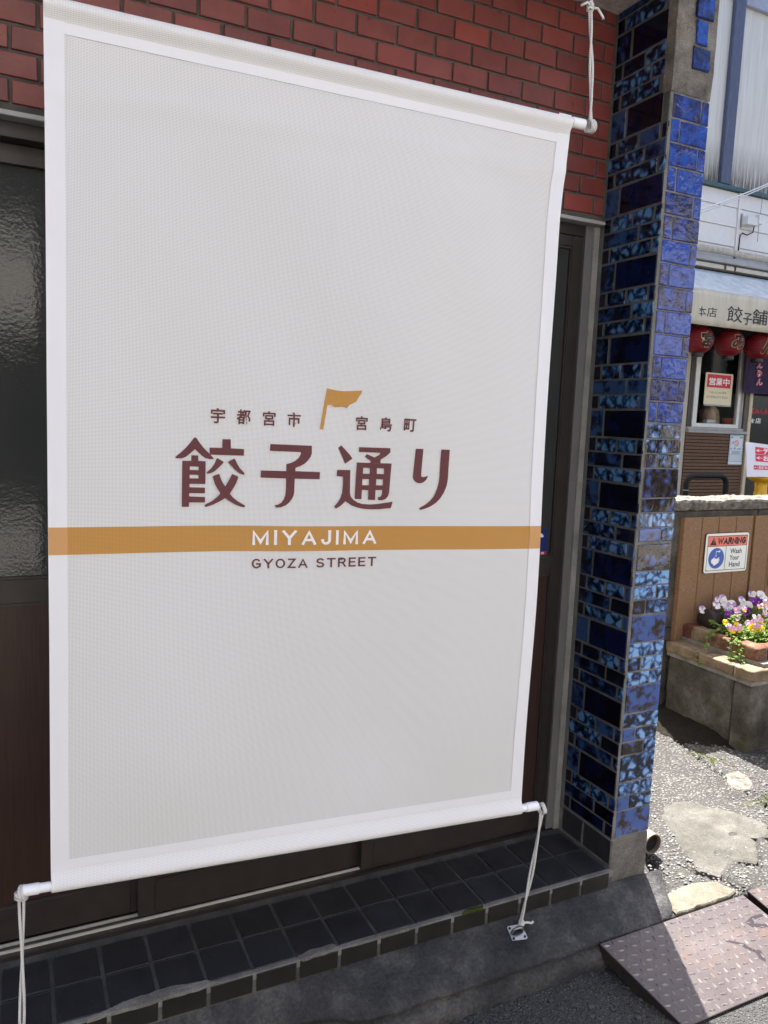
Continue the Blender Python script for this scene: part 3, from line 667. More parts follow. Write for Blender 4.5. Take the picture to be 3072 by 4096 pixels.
# ================================================================== HANGING BANNER
BW, BX, BY = 1.145, .1053, -.233
NV = Vector((-.097, -1.1409, 0)).normalized()
def sm(a, b, x): t_ = max(0, min(1, (x-a)/(b-a))); return t_*t_*(3-2*t_)
def BP(s, z, off=0.0):
    f = s/BW; fr = sm(.32, .62, z)*sm(2.06, 1.80, z)
    w_ = fr*(.011*math.sin(5.2*s+1.9*z+.6)+.006*math.sin(9.1*s-3.3*z)+.0022*math.sin(17*s+6*z+1.5*math.sin(4*z))+.003*math.sin(4.2*z+14*s*max(0, f-.75)))
    w_ *= 1-.75*abs(2*f-1)**5
    w_ += .0025*math.sin(7.3*z+.4)*sm(.86, 1.0, f)*fr
    w_ += .0030*math.exp(-((z-1.925-.012*f)/.013)**2)+.0012*math.exp(-((s-.60-.02*math.sin(3*z))/.012)**2)*fr
    s2 = s+f*(.013*sm(1.80, 2.07, z)-.003*sm(.9, .3, z)-.0025*sm(1.75, 1.4, z)+.0012*math.sin(9*z))+(1-f)*(.005*sm(.9, 2.0, z)-.004*sm(1.0, .3, z))
    x = BX+s2/BW*1.1409; y = BY-s2/BW*.097
    return (x+NV.x*(w_+off), y+NV.y*(w_+off), z)
def ztop(f): return 2.091-.023*f
def st0(f): return 2.026-.025*f
def sheet(name, mat, s0, s1, zf0, zf1, off, parent, ns, nz, prof=None):
    mb = MB(); mb.uv = []
    for j in range(nz+1):
        for i in range(ns+1):
            s = s0+(s1-s0)*i/ns; f = s/BW; a, b_ = zf0(f), zf1(f); z = a+(b_-a)*j/nz; o = off
            if prof: z, o = prof(f, j/nz)
            mb.v.append(BP(s, z, o)); mb.uv.append((s, z if not prof else z))
    for j in range(nz):
        for i in range(ns): a = j*(ns+1)+i; mb.f.append([a, a+1, a+ns+2, a+ns+1])
    return mb.obj(name, mat, parent, smooth=True)
ban = thing('hanging_banner', (.68, -.28, .30), 'big white mesh banner with flag emblem and brown lettering, hung on two rods', 'banner')
cst = lambda v: (lambda f: v)
sheet('cloth', 'banner_mesh', .034, BW-.032, cst(.370), st0, 0, ban, 70, 90)
sheet('side_hem', 'banner_hem', 0, .036, cst(.309), ztop, .0014, ban, 4, 110); sheet('side_hem', 'banner_hem', BW-.034, BW, cst(.307), ztop, .0014, ban, 4, 110)
sheet('cross_hem', 'banner_hem', .036, BW-.034, st0, lambda f: st0(f)+.020, .0012, ban, 60, 2); sheet('cross_hem', 'banner_hem', .036, BW-.034, cst(.358), cst(.378), .0012, ban, 60, 2)
RR = .0135; ZT = lambda f: 2.077-.023*f; ZB = .3225
def ptop(f, t_):
    z0 = st0(f)+.018; zc = ZT(f)
    if t_ < .4: q = t_/.4; return z0+(zc-.006-z0)*q, .0006+(RR+.001-.0006)*sm(0, 1, q)
    if t_ < .8: a = (t_-.4)/.4*math.pi; return zc+RR*math.sin(a)-.006*(1-(t_-.4)/.4), (RR+.001)*math.cos(a)
    q = (t_-.8)/.2; return zc-.006-(zc-.006-z0)*q, -(RR+.001)*(1-q)-.001
def pbot(f, t_):
    z0 = .360; zc = ZB
    if t_ < .4: q = t_/.4; return z0+(zc-z0)*q, .0006+(RR+.001-.0006)*sm(0, 1, q)
    if t_ < .8: a = (t_-.4)/.4*math.pi; return zc-RR*math.sin(a), (RR+.001)*math.cos(a)
    q = (t_-.8)/.2; return zc+(z0-zc)*q, -(RR+.001)*(1-q)-.001
sheet('rod_pocket', 'banner_pocket', .002, BW-.002, None or cst(2.02), cst(2.08), 0, ban, 50, 20, ptop); sheet('rod_pocket', 'banner_pocket', .002, BW-.002, cst(.31), cst(.36), 0, ban, 50, 20, pbot)
def rod(zf, s0, s1):
    a = Vector(BP(s0, 2.2, 0)); b_ = Vector(BP(s1, 2.2, 0)); a.z, b_.z = zf(s0/BW), zf(s1/BW)
    o = MB().tube([a, b_], .0102, 16).obj('rod', 'rod_white', ban, smooth=False)
    d = (b_-a).normalized()
    for p, q in ((b_, -1),) if s0 > -.03 else ((a, 1), (b_, -1)): MB().tube([p-d*q*.006, p-d*q*.004, p+d*q*.030, p+d*q*.031], [.0090, .0120, .0120, .0100], 16).obj('rod_cap', 'rod_white', o)
rod(ZT, .001, 1.176); rod(lambda f: ZB, -.062, 1.172)
def bandz(f): return 1.036-.013*f, 1.092-.0115*f
sheet('printed_band', 'print_gold', .036, BW-.034, lambda f: bandz(f)[0], lambda f: bandz(f)[1], .0012, ban, 70, 4)
sheet('printed_band', 'print_gold_hem', 0.0005, .036, lambda f: bandz(f)[0], lambda f: bandz(f)[1], .0024, ban, 3, 4); sheet('printed_band', 'print_gold_hem', BW-.034, BW-.0005, lambda f: bandz(f)[0], lambda f: bandz(f)[1], .0024, ban, 3, 4)
GLY = {'gyo':[[[(0.2889,1.2792),(0.2919,1.2778),(0.3,1.2663),(0.3081,1.2563),(0.3193,1.2453),(0.3285,1.2357),(0.329,1.2335),(0.3204,1.233),(0.3113,1.2349),(0.3042,1.2399),(0.2962,1.2469),(0.2891,1.2538),(0.2842,1.2492),(0.2763,1.2419),(0.2694,1.2367),(0.2615,1.2337),(0.2502,1.2338),(0.2477,1.2358),(0.2492,1.2378),(0.2585,1.2456),(0.2693,1.2559),(0.2781,1.2663),(0.2864,1.2776)]],[[(0.2818,1.2408),(0.2962,1.2408),(0.2963,1.229),(0.3122,1.2285),(0.3121,1.1793),(0.2797,1.1795),(0.2782,1.1776),(0.2782,1.174),(0.2798,1.1723),(0.3115,1.1714),(0.3116,1.1592),(0.2794,1.1597),(0.2777,1.1576),(0.2777,1.154),(0.2795,1.1525),(0.3117,1.1514),(0.3116,1.1393),(0.2779,1.1394),(0.2776,1.1301),(0.2624,1.1302),(0.263,1.2288),(0.2815,1.2288)],[(0.279,1.217),(0.2969,1.2166),(0.2973,1.2091),(0.2785,1.2096)],[(0.2786,1.1991),(0.2971,1.1988),(0.2972,1.1913),(0.2785,1.1915)]],[[(0.3471,1.2765),(0.3642,1.2769),(0.365,1.2576),(0.3935,1.2567),(0.3932,1.2421),(0.3203,1.2428),(0.3197,1.2579),(0.3466,1.2579)]],[[(0.3366,1.2359),(0.35,1.2283),(0.3495,1.2258),(0.341,1.2163),(0.3309,1.2069),(0.3238,1.2032),(0.3167,1.2011),(0.3142,1.2031),(0.3147,1.2052),(0.3237,1.2135),(0.3307,1.2234),(0.3351,1.2348)]],[[(0.3726,1.2355),(0.3747,1.2334),(0.379,1.2241),(0.3853,1.2148),(0.3949,1.2045),(0.395,1.2014),(0.3924,1.2003),(0.3845,1.2033),(0.374,1.2116),(0.3661,1.2203),(0.3596,1.2269),(0.3603,1.2288)]],[[(0.3401,1.2018),(0.3417,1.2008),(0.3443,1.1925),(0.3491,1.1822),(0.3543,1.1744),(0.3599,1.1843),(0.3644,1.1927),(0.3681,1.2016),(0.3705,1.2016),(0.382,1.196),(0.3815,1.1928),(0.3765,1.1792),(0.3705,1.1687),(0.3646,1.1587),(0.3718,1.1503),(0.3802,1.1435),(0.3897,1.1377),(0.3971,1.1334),(0.3977,1.1302),(0.3956,1.1289),(0.3877,1.1306),(0.3762,1.1351),(0.3657,1.1414),(0.3547,1.149),(0.3429,1.142),(0.3297,1.1353),(0.3134,1.1296),(0.3114,1.1306),(0.3105,1.1338),(0.3123,1.1353),(0.3265,1.1426),(0.3377,1.1519),(0.3442,1.1592),(0.3374,1.1696),(0.3322,1.18),(0.3275,1.1945),(0.3279,1.1971)]]],'ko':[[[(0.45,1.2692),(0.5424,1.268),(0.5428,1.2512),(0.5405,1.243),(0.5354,1.2359),(0.5274,1.2277),(0.5172,1.222),(0.507,1.2182),(0.5067,1.2108),(0.5629,1.2095),(0.5628,1.1932),(0.5061,1.1937),(0.5057,1.165),(0.5044,1.1569),(0.501,1.1488),(0.4945,1.1402),(0.4865,1.1336),(0.4763,1.1296),(0.4662,1.1284),(0.462,1.1337),(0.4701,1.1357),(0.4771,1.1397),(0.4825,1.1478),(0.4854,1.1559),(0.4866,1.17),(0.4863,1.1941),(0.4306,1.1951),(0.4308,1.2109),(0.4862,1.2106),(0.4863,1.2261),(0.4965,1.2287),(0.5056,1.2334),(0.5126,1.2395),(0.5166,1.2456),(0.5183,1.2512),(0.5169,1.2531),(0.4493,1.2544)]]],'toori':[[[(0.6103,1.2707),(0.6222,1.259),(0.6316,1.2497),(0.6374,1.2416),(0.636,1.2397),(0.6212,1.2292),(0.6191,1.2322),(0.6126,1.2474),(0.603,1.2648)]],[[(0.6027,1.2152),(0.6338,1.2151),(0.6351,1.163),(0.6369,1.1552),(0.6433,1.1475),(0.6537,1.1411),(0.6662,1.1372),(0.6838,1.1361),(0.7025,1.137),(0.7202,1.1395),(0.7402,1.1424),(0.7408,1.1404),(0.7371,1.1273),(0.7103,1.1249),(0.6894,1.1246),(0.6708,1.1257),(0.6542,1.1289),(0.6407,1.1338),(0.6314,1.1397),(0.6246,1.1436),(0.6203,1.1388),(0.6124,1.132),(0.6025,1.1267),(0.5979,1.1313),(0.6071,1.1417),(0.6128,1.1514),(0.6164,1.1649),(0.6176,1.1823),(0.6172,1.2001),(0.6016,1.2009)]],[[(0.6522,1.2678),(0.7275,1.2671),(0.7279,1.2574),(0.7199,1.2494),(0.7056,1.2404),(0.7055,1.2321),(0.6811,1.2325),(0.6818,1.2366),(0.6673,1.246),(0.6711,1.2524),(0.6904,1.245),(0.7016,1.251),(0.7035,1.2549),(0.7019,1.2559),(0.6521,1.2568)]],[[(0.6484,1.2329),(0.7327,1.2316),(0.7308,1.1642),(0.729,1.1563),(0.723,1.1488),(0.7137,1.1459),(0.7042,1.1464),(0.7034,1.1528),(0.7091,1.1538),(0.7131,1.1592),(0.7132,1.1691),(0.7116,1.1697),(0.697,1.1695),(0.6969,1.1464),(0.6795,1.1469),(0.6794,1.1694),(0.6635,1.1699),(0.6632,1.1484),(0.6468,1.1492),(0.6473,1.1912)],[(0.6646,1.2209),(0.68,1.2206),(0.6806,1.207),(0.6641,1.2073)],[(0.6976,1.2203),(0.7148,1.2201),(0.7153,1.2069),(0.6978,1.2072)],[(0.6635,1.1952),(0.68,1.1951),(0.68,1.1807),(0.6635,1.1811)],[(0.6976,1.195),(0.714,1.1946),(0.7141,1.1807),(0.6974,1.1808)]]],'ri':[[[(0.7916,1.2674),(0.8094,1.2674),(0.8103,1.266),(0.8092,1.2373),(0.8087,1.2052),(0.8101,1.2018),(0.8151,1.2011),(0.8199,1.2023),(0.8255,1.2046),(0.8253,1.2008),(0.8227,1.1948),(0.8172,1.1899),(0.8109,1.1868),(0.8036,1.1863),(0.7961,1.189),(0.7902,1.1946),(0.7877,1.2012),(0.788,1.2072),(0.7894,1.237),(0.7905,1.2659)]],[[(0.8569,1.267),(0.8793,1.2667),(0.8789,1.2195),(0.8789,1.1968),(0.8765,1.18),(0.8706,1.1648),(0.8621,1.1511),(0.8511,1.1397),(0.8366,1.1306),(0.8237,1.1257),(0.8107,1.1224),(0.8085,1.1254),(0.8104,1.1284),(0.8232,1.1352),(0.8351,1.1443),(0.8452,1.1564),(0.8518,1.1731),(0.8552,1.189),(0.856,1.2042),(0.8564,1.2456)]]],'flag':[[[(0.5718,1.396),(0.5869,1.3931),(0.6081,1.3913),(0.6294,1.3926),(0.6524,1.3951),(0.6511,1.3884),(0.6453,1.3795),(0.6395,1.3691),(0.6244,1.3612),(0.62,1.3544),(0.6062,1.3567),(0.5911,1.3549),(0.5834,1.36),(0.5744,1.3591),(0.5671,1.3043),(0.5589,1.3049)]]]}
BO = lambda o: (lambda u, w: BP(u, w, o))
def dense(lp, step=.02):
    out = []
    for (ax, ay), (bx, by) in zip(lp, lp[1:]+lp[:1]):
        k = max(1, int(math.hypot(bx-ax, by-ay)/step)); out += [(ax+(bx-ax)*i/k, ay+(by-ay)*i/k) for i in range(k)]
    return out
for key, parts in GLY.items():
    for i, loops in enumerate(parts): poly([dense(l) for l in loops], 'print_gold' if key == 'flag' else 'print_brown', ban, BO(.0016+.0003*i), 'flag_emblem' if key == 'flag' else 'lettering', uv=True)
for ch, bx in (('宇', (.3210, 1.3103, .3513, 1.3428)), ('都', (.3757, 1.3095, .4058, 1.3420)), ('宮', (.4318, 1.3087, .4599, 1.3408)), ('市', (.4857, 1.3080, .5156, 1.3402)), ('宮', (.6418, 1.3058, .6692, 1.3378)), ('島', (.6992, 1.3050, .7278, 1.3372)), ('町', (.7569, 1.3060, .7871, 1.3360))):
    text(ch, 'print_brown', ban, BO(.0016), bx, .022, uv=True)
sk = lambda o, k: (lambda u, w: BP(u, w-k*(u-.414), o))
strokes('MIYAJIMA', 'print_white', ban, sk(.0024, .008), (.4145, 1.0452, .7045, 1.0788), .21, .36, uv=True)
strokes('GYOZA', 'print_brown', ban, sk(.0016, .008), (.4140, .9922, .5400, 1.0142), .20, .27, uv=True); strokes('STREET', 'print_brown', ban, sk(.0016, .008), (.5600, .9922, .7065, 1.0142), .20, .27, uv=True)

# ropes
def rope(name, paths, label, r=.0031):
    mb = MB()
    for p in paths:
        q = []
        for a, b_ in zip(p, p[1:]):
            a, b_ = Vector(a), Vector(b_); k = max(1, int((b_-a).length/.03)); q += [a.lerp(b_, i/k) for i in range(k)]
        mb.tube(q+[Vector(p[-1])], r, 8)
    o = mb.obj(name, 'cotton_rope', None, smooth=True); return tag(o, label, 'rope', 'cotton ropes that stretch the banner')
def twin(p, q, r=.0038, turns=1.4, slack=.0):
    p, q = Vector(p), Vector(q); out = ([], [])
    for i in range(29):
        t_ = i/28; a = turns*2*math.pi*t_; e_ = r*(.55+.45*abs(math.cos(t_*5))); c_ = p.lerp(q, t_)+Vector((slack, -slack*.4, 0))*math.sin(math.pi*t_)
        for k in (0, 1): s_ = 1-2*k; out[k].append(tuple(c_+Vector((math.cos(a)*e_*s_, math.sin(a)*e_*s_, 0))))
    return [out[0], out[1]]
def knot(c, r, ax='z', n_=3):
    out = []; c = Vector(c)
    for k in range(n_):
        pts = []
        for i in range(15):
            a = 2*math.pi*i/14; u, v = math.cos(a)*r, math.sin(a)*r; h = (k-(n_-1)/2)*.0055+.002*math.sin(a*2)
            pts.append(c+(Vector((u, v, h)) if ax == 'z' else Vector((h, u, v)) if ax == 'x' else Vector((u, h, v))))
        out.append(pts)
    return out
e = Vector(BP(1.199, 2.2)); e.z = 2.053
K = Vector((1.293, -.332, 2.318))
rope('banner_rope', twin(e, K, .0038, .9, .002)+[[K, (1.292, -.33, 2.54)], [K+Vector((.003, 0, 0)), (1.298, -.33, 2.54)], [K, K+Vector((-.014, -.006, .004)), K+Vector((-.031, -.006, -.007))], [K, K+Vector((.018, -.006, -.002)), K+Vector((.034, -.006, -.016)), K+Vector((.036, -.006, -.021))]]
     + knot(e, .0135, 'x', 3)+knot(K, .0062, 'z', 3), 'knotted white cord tying the upper rod end to the eave', .0030)
e = Vector(BP(1.192, 2.2)); e.z = .312
RG = Vector((1.296, -.288, -.052))
rope('banner_rope', twin(e+Vector((0, 0, -.01)), RG+Vector((.001, 0, .003)), .0042, .8, .003)+[[RG, RG+Vector((.018, -.006, .006)), RG+Vector((.030, -.010, .002)), RG+Vector((.038, -.008, .004))], [RG, RG+Vector((.016, .004, -.001)), RG+Vector((.034, .0, -.003))]]
     + knot(e, .013, 'x', 2)+knot(RG+Vector((.004, 0, .004)), .006, 'z', 2), 'white cord from the lower rod down to the steel ring on the apron')
e = Vector(BP(-.066, 2.2)); e.z = .318
rope('banner_rope', twin(e+Vector((0, 0, -.012)), (.037, -.262, -.056), .0044, .7, .002)
     + knot(e+Vector((0, 0, -.004)), .011, 'z', 3)+knot(e, .014, 'x', 2), 'white cord hanging straight from the lower rod end at the far left')
def anchor(x, y, z, label):
    a = thing('anchor_plate', (x, y, z), label, 'anchor', 'steel ring plates on the apron')
    mt = Matrix.Translation((x, y, z)) @ Matrix.Rotation(R(-8), 4, 'Z') @ Matrix.Rotation(R(24), 4, 'X')
    def place(me_o): me_o.matrix_parent_inverse = Matrix.Translation((-x, -y, -z)) @ mt; return me_o
    mb = MB().prism([(-.024, -.019), (.020, -.022), (.024, -.018), (.024, .018), (.020, .022), (-.020, .022), (-.024, .018)], 0, .003); place(mb.obj('plate', 'stainless', a, bevel=.0006))
    place(MB().tube([(.016*math.cos(R(t_)), .002, .004+.017*math.sin(R(t_))) for t_ in range(-10, 191, 12)], .0038, 10).obj('ring', 'stainless', a, smooth=True))
    place(MB().box(-.016, .016, -.004, .004, .0031, .0075).obj('bracket', 'dark_steel', a, bevel=.001))
    for sx in (-1, 1):
        for sy in (-1, 1): place(MB().lathe([(.0036, .003), (.0036, .0045), (.002, .0055)], (sx*.017, sy*.0145, 0), 10).obj('screw', 'dark_steel', a))
anchor(1.284, -.292, -.072, 'small square steel plate with a ring holding the cord on the apron')

# ================================================================== KERB STONE, RAMPS, DRAIN
o = slab('kerb_stone', [(1.851, -.279), (1.90, -.272), (1.943, -.267), (2.02, -.272), (2.067, -.290), (2.086, -.352), (2.04, -.3615), (1.95, -.3625), (1.86, -.3645), (1.815, -.360), (1.821, -.331)], -.19, -.1065, 'kerb_granite', .006); tag(o, 'sunlit yellowish kerb stone between the pillar apron and the steel ramp', 'kerb stone')
def ramp(TL, TR, BR, BL, label):
    rp = thing('steel_ramp', (sum(p[0] for p in (TL, TR, BR, BL))/4, sum(p[1] for p in (TL, TR, BR, BL))/4, -.186), label, 'ramp', 'checker plate kerb ramps')
    TL, TR, BR, BL = map(Vector, (TL, TR, BR, BL)); nrm_ = (TR-TL).cross(BL-TL).normalized(); nrm_ = nrm_ if nrm_.z > 0 else -nrm_
    P_ = lambda u, v, h=0: tuple((TL.lerp(TR, u)).lerp(BL.lerp(BR, u), v)+nrm_*h)
    mb = MB(); t_ = .005; c = [TL, TR, BR, BL]; mb.v = [tuple(p) for p in c]+[tuple(p-nrm_*t_) for p in c]
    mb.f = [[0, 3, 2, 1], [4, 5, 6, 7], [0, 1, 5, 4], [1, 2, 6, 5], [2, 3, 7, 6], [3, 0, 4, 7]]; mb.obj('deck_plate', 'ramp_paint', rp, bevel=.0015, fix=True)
    for a, b_ in ((TL, BL), (TR, BR)):
        ins = (TR-TL).normalized()*(.003 if a is TL else -.003); mid = a.lerp(b_, .45)
        mb = MB(); A_, B2 = a+ins, b_+ins; w_ = ins*2; dz = Vector((0, 0, -t_-.0005))
        pr = [A_+dz, B2+dz, Vector((B2.x, B2.y, -.189)), Vector((mid.x+ins.x, mid.y, -.186)), Vector((A_.x, A_.y, A_.z-.038))]
        mb.v = [tuple(p) for p in pr]+[tuple(p+w_) for p in pr]; mb.f = [[0, 1, 2, 3, 4], [9, 8, 7, 6, 5]]+[[i, (i+1) % 5, 5+(i+1) % 5, 5+i] for i in range(5)]
        sd = mb.obj('side_plate', 'ramp_side', rp, fix=True)
        if a is TL:
            for q in (.3, .62):
                pc = A_.lerp(B2, q)-Vector((0, 0, .018)); MB().lathe([(.004, -.0035), (.004, -.0005), (.002, .0)], (pc.x-.0025, pc.y, pc.z), 10, 'X').obj('bolt_hole', 'dark_steel', sd)
    mb = MB(); W_ = (TR-TL).length; L_ = (BL-TL).length; PI_ = .0245; nu, nv = int(W_/PI_), int(L_/PI_)
    for j in range(nv):
        for i in range(nu):
            cu, cv = (i+.5)/nu, (j+.5)/nv; L2, w2 = (.0118, .0040); bse = len(mb.v)
            ang = R(12)+(R(90) if (i+j) % 2 else 0)
            for k in range(8):
                a = 2*math.pi*k/8; lx, ly = math.cos(a)*L2*(1 if k % 4 == 0 else .86), math.sin(a)*w2*1.0
                mb.v.append(P_(cu+(lx*math.cos(ang)-ly*math.sin(ang))/W_, cv+(lx*math.sin(ang)+ly*math.cos(ang))/L_, -.0002))
            for k in (0, 4): mb.v.append(P_(cu+(math.cos(k*math.pi/4)*L2*.55*math.cos(ang))/W_, cv+(math.cos(k*math.pi/4)*L2*.55*math.sin(ang))/L_, 0.0030))
            a, b_ = bse+8, bse+9
            mb.f += [[bse, bse+1, a], [bse+1, bse+2, a], [bse+2, b_, a], [bse+2, bse+3, b_], [bse+3, bse+4, b_], [bse+4, bse+5, b_], [bse+5, bse+6, b_], [bse+6, a, b_], [bse+6, bse+7, a], [bse+7, bse, a]]
    o = mb.obj('tread_pattern', 'ramp_tread', rp, fix=True); stuff(o); return rp, P_
_, RP = ramp((1.512, -.373, -.113), (2.095, -.369, -.113), (2.135, -.640, -.176), (1.563, -.640, -.178), 'large mauve checker plate ramp, half in shadow, against the apron')
ramp((2.120, -.366, -.108), (2.72, -.364, -.108), (2.72, -.640, -.176), (2.148, -.640, -.176), 'second mauve checker plate ramp cut off at the right edge')
for pts in ([(.615, .38), (.66, .44), (.70, .50), (.70, .55), (.74, .62), (.72, .70), (.70, .74), (.685, .70), (.70, .62), (.675, .56), (.67, .50), (.62, .42)],
            [(.83, .30), (.90, .26), (.97, .27), (.97, .30), (.90, .30), (.87, .34), (.94, .40), (.93, .43), (.84, .37)]):
    poly([pts], 'wet_stain', bpy.data.objects['steel_ramp'], lambda u, v: RP(u, v, .0006), 'water_stain')
dr = tag(MB().lathe([(.036, .35), (.036, -.10), (.032, -.10), (.032, .34)], (1.980, 0, -.066), 24, 'Y').obj('drain_pipe', 'drain_pvc', None), 'pale drain pipe end sticking out of the ground behind the pillar', 'pipe')
MB().lathe([(.0318, .0), (.0318, .003), (.001, .003)], (1.980, -.085, -.066), 20, 'Y').obj('bore_shade', 'dark_interior', dr)  # dark disc inside the hollow pipe stands in for the shade in its mouth

# ================================================================== GARDEN WALL, PLANTER, FLOWERS
gw = thing('garden_wall', (4.1, .97, -.12), 'low weathered concrete wall with rough sunlit cap and wooden boards behind the flowers', 'wall')
mb = MB()
for (xa, xb) in ((3.012, 3.62), (3.624, 4.4), (4.404, 5.4)):
    for (za, zb) in ((-.19, .33), (.333, .93)): mb.box(xa, xb, .905, 1.06, za, zb)
mb.obj('wall_block', 'wall_concrete', gw, bevel=.004)
capm = MB(); nx_, ny_ = 130, 9
for j in range(ny_+4):
    for i in range(nx_+1):
        x = 3.004+2.4*i/nx_; wz = .010*wobble(x, 0, 2, 5)+.007*wobble(x, j, 3, 34)
        if j == 0: y, z = .897+.004*wobble(x, 1, 1, 40), .934+.006*wobble(x, 2, 2, 22)
        elif j == 1: y, z = .892+.004*wobble(x, 5, 1, 40), .952+.005*wobble(x, 2, 2, 30)
        elif j == 2: y, z = .894+.004*wobble(x, 8, 1, 40), .972+wz*.6
        elif j == ny_+3: y, z = 1.068, .93
        else: y = .90+.165*(j-3)/(ny_-1); z = .984+.012*math.sin(math.pi*(j-3)/(ny_-1))+wz*.8+.005*wobble(x, y, 9, 60)
        capm.v.append((x, y, z))
for j in range(ny_+3):
    for i in range(nx_): a = j*(nx_+1)+i; capm.f.append([a, a+1, a+nx_+2, a+nx_+1])
capm.f.append([j*(nx_+1) for j in range(ny_+4)][::-1]); capm.obj('cap', 'cap_aggregate', gw)
bx_ = [3.060, 3.185, 3.3045, 3.432, 3.556, None, 3.573, 3.697, 3.82, 3.945, 4.07]
for a, b_ in zip(bx_, bx_[1:]):
    if a is None or b_ is None: continue
    MB().box(a+.0016, b_-.0016, .878, .9045, .262, .899).obj('board', 'plank_wood', gw, bevel=.0025)
MB().box(3.057, 4.08, .8905, .9046, .2605, .8985).obj('backing_sheet', 'plank_wood', gw)
for x, z in ((3.138, .844), (3.503, .842), (3.640, .836), (3.09, .53), (3.138, .31)): MB().lathe([(.0045, 0), (.0045, -.002), (.002, -.003)], (x, .878, z), 10, 'Y').obj('screw', 'stainless', gw)

pl = thing('planter', (3.6, .65, -.12), 'old concrete planter edged with worn bricks, full of violas', 'planter')
def block(xa, xb, ya, yb, za, zb, mat, name, amp, par, nd=7):
    """a worn masonry block: box grid pushed about by noise"""
    bm = bmesh.new(); bmesh.ops.create_cube(bm, size=1); bmesh.ops.subdivide_edges(bm, edges=bm.edges[:], cuts=nd, use_grid_fill=True)
    rr = min(xb-xa, yb-ya, zb-za)*.12
    for v in bm.verts:
        u = Vector((xa+(v.co.x+.5)*(xb-xa), ya+(v.co.y+.5)*(yb-ya), za+(v.co.z+.5)*(zb-za)))
        c = Vector((min(max(u.x, xa+rr), xb-rr), min(max(u.y, ya+rr), yb-rr), min(max(u.z, za+rr), zb-rr))); d = u-c
        if d.length > rr: u = c+d.normalized()*rr
        u += Vector((wobble(u.x, u.y, u.z, 24), wobble(u.y, u.z, u.x+9, 24), wobble(u.z, u.x, u.y+5, 24)))*amp; v.co = u
    me = bpy.data.meshes.new(name); bm.to_mesh(me); bm.free(); me.materials.append(M[mat]); me.polygons.foreach_set('use_smooth', [True]*len(me.polygons)); return link(name, me, par)
block(3.030, 3.20, .487, .885, -.19, .205, 'planter_concrete', 'concrete_block', .004, pl, 14); block(3.030, 3.52, .388, .484, -.19, .205, 'planter_concrete', 'concrete_block', .004, pl, 14)
block(3.523, 4.2, .388, .484, -.19, .205, 'planter_concrete', 'concrete_block', .004, pl, 10)
for (a, b_) in ((.690, .893), (.486, .684)): block(3.018, 3.115, a, b_, .216, .268, 'tan_brick', 'ledge_brick', .0035, pl)
block(3.018, 3.20, .378, .480, .216, .269, 'tan_brick', 'ledge_brick', .003, pl)
for i in range(5): block(3.206+.206*i, 3.406+.206*i, .379, .478, .215, .268, 'tan_brick', 'ledge_brick', .003, pl)
mb = MB().box(3.026, 3.112, .388, .888, .196, .2655); mb.box(3.112, 4.2, .388, .482, .196, .2655); mb.box(3.11, 3.20, .40, .888, .2656, .288); mb.box(3.20, 4.2, .415, .50, .2656, .288); mb.obj('mortar', 'ledge_mortar', pl)
mb = MB().box(3.120, 3.186, .445, .885, .289, .335); mb.box(3.186, 4.2, .446, .50, .289, .335); mb.obj('mortar', 'ledge_mortar', pl)
for (a, b_, m_) in ((.826, .884, 'old_red_brick'), (.716, .819, 'tan_brick'), (.600, .708, 'brown_brick'), (.438, .588, 'brown_brick')): block(3.112, 3.182, a, b_, .283, .352, m_, 'brick', .0045, pl)
for i, m_ in enumerate(('old_red_brick', 'brown_brick', 'tan_brick', 'old_red_brick', 'brown_brick')): block(3.190+.165*i, 3.345+.165*i, .436, .505, .283, .350, m_, 'brick', .0045, pl)
MB().box(3.18, 4.2, .50, .884, .05, .318).obj('soil', 'soil', pl)
tag(MB().lathe([(.050, -.09), (.054, -.088), (.054, -.062), (.047, -.058), (.043, .14), (.040, .142)], (3.285, .815, .382), 24, 'X').obj('clay_pot', 'terracotta_dark', None, smooth=True), 'dark clay pot lying on its side among the violas by the wooden boards', 'pot')

mb = MB(); nd_ = 34
for j in range(nd_+1):
    for i in range(9):
        y = .42+.62*j/nd_; t_ = i/8; x = 3.04-(.24*sm(.40, .62, y)+.03*wobble(0, y, 2, 9))*t_; mb.v.append((x, y, -.119+.045*(1-t_)**1.5*sm(.40, .6, y)-.012*(t_ > .95)+.010*wobble(x, y, 5, 26)*(t_ < .95)))
for j in range(nd_):
    for i in range(8): a = j*9+i; mb.f.append([a, a+9, a+10, a+1])
struct(mb.obj('dirt', 'soil', smooth=True))

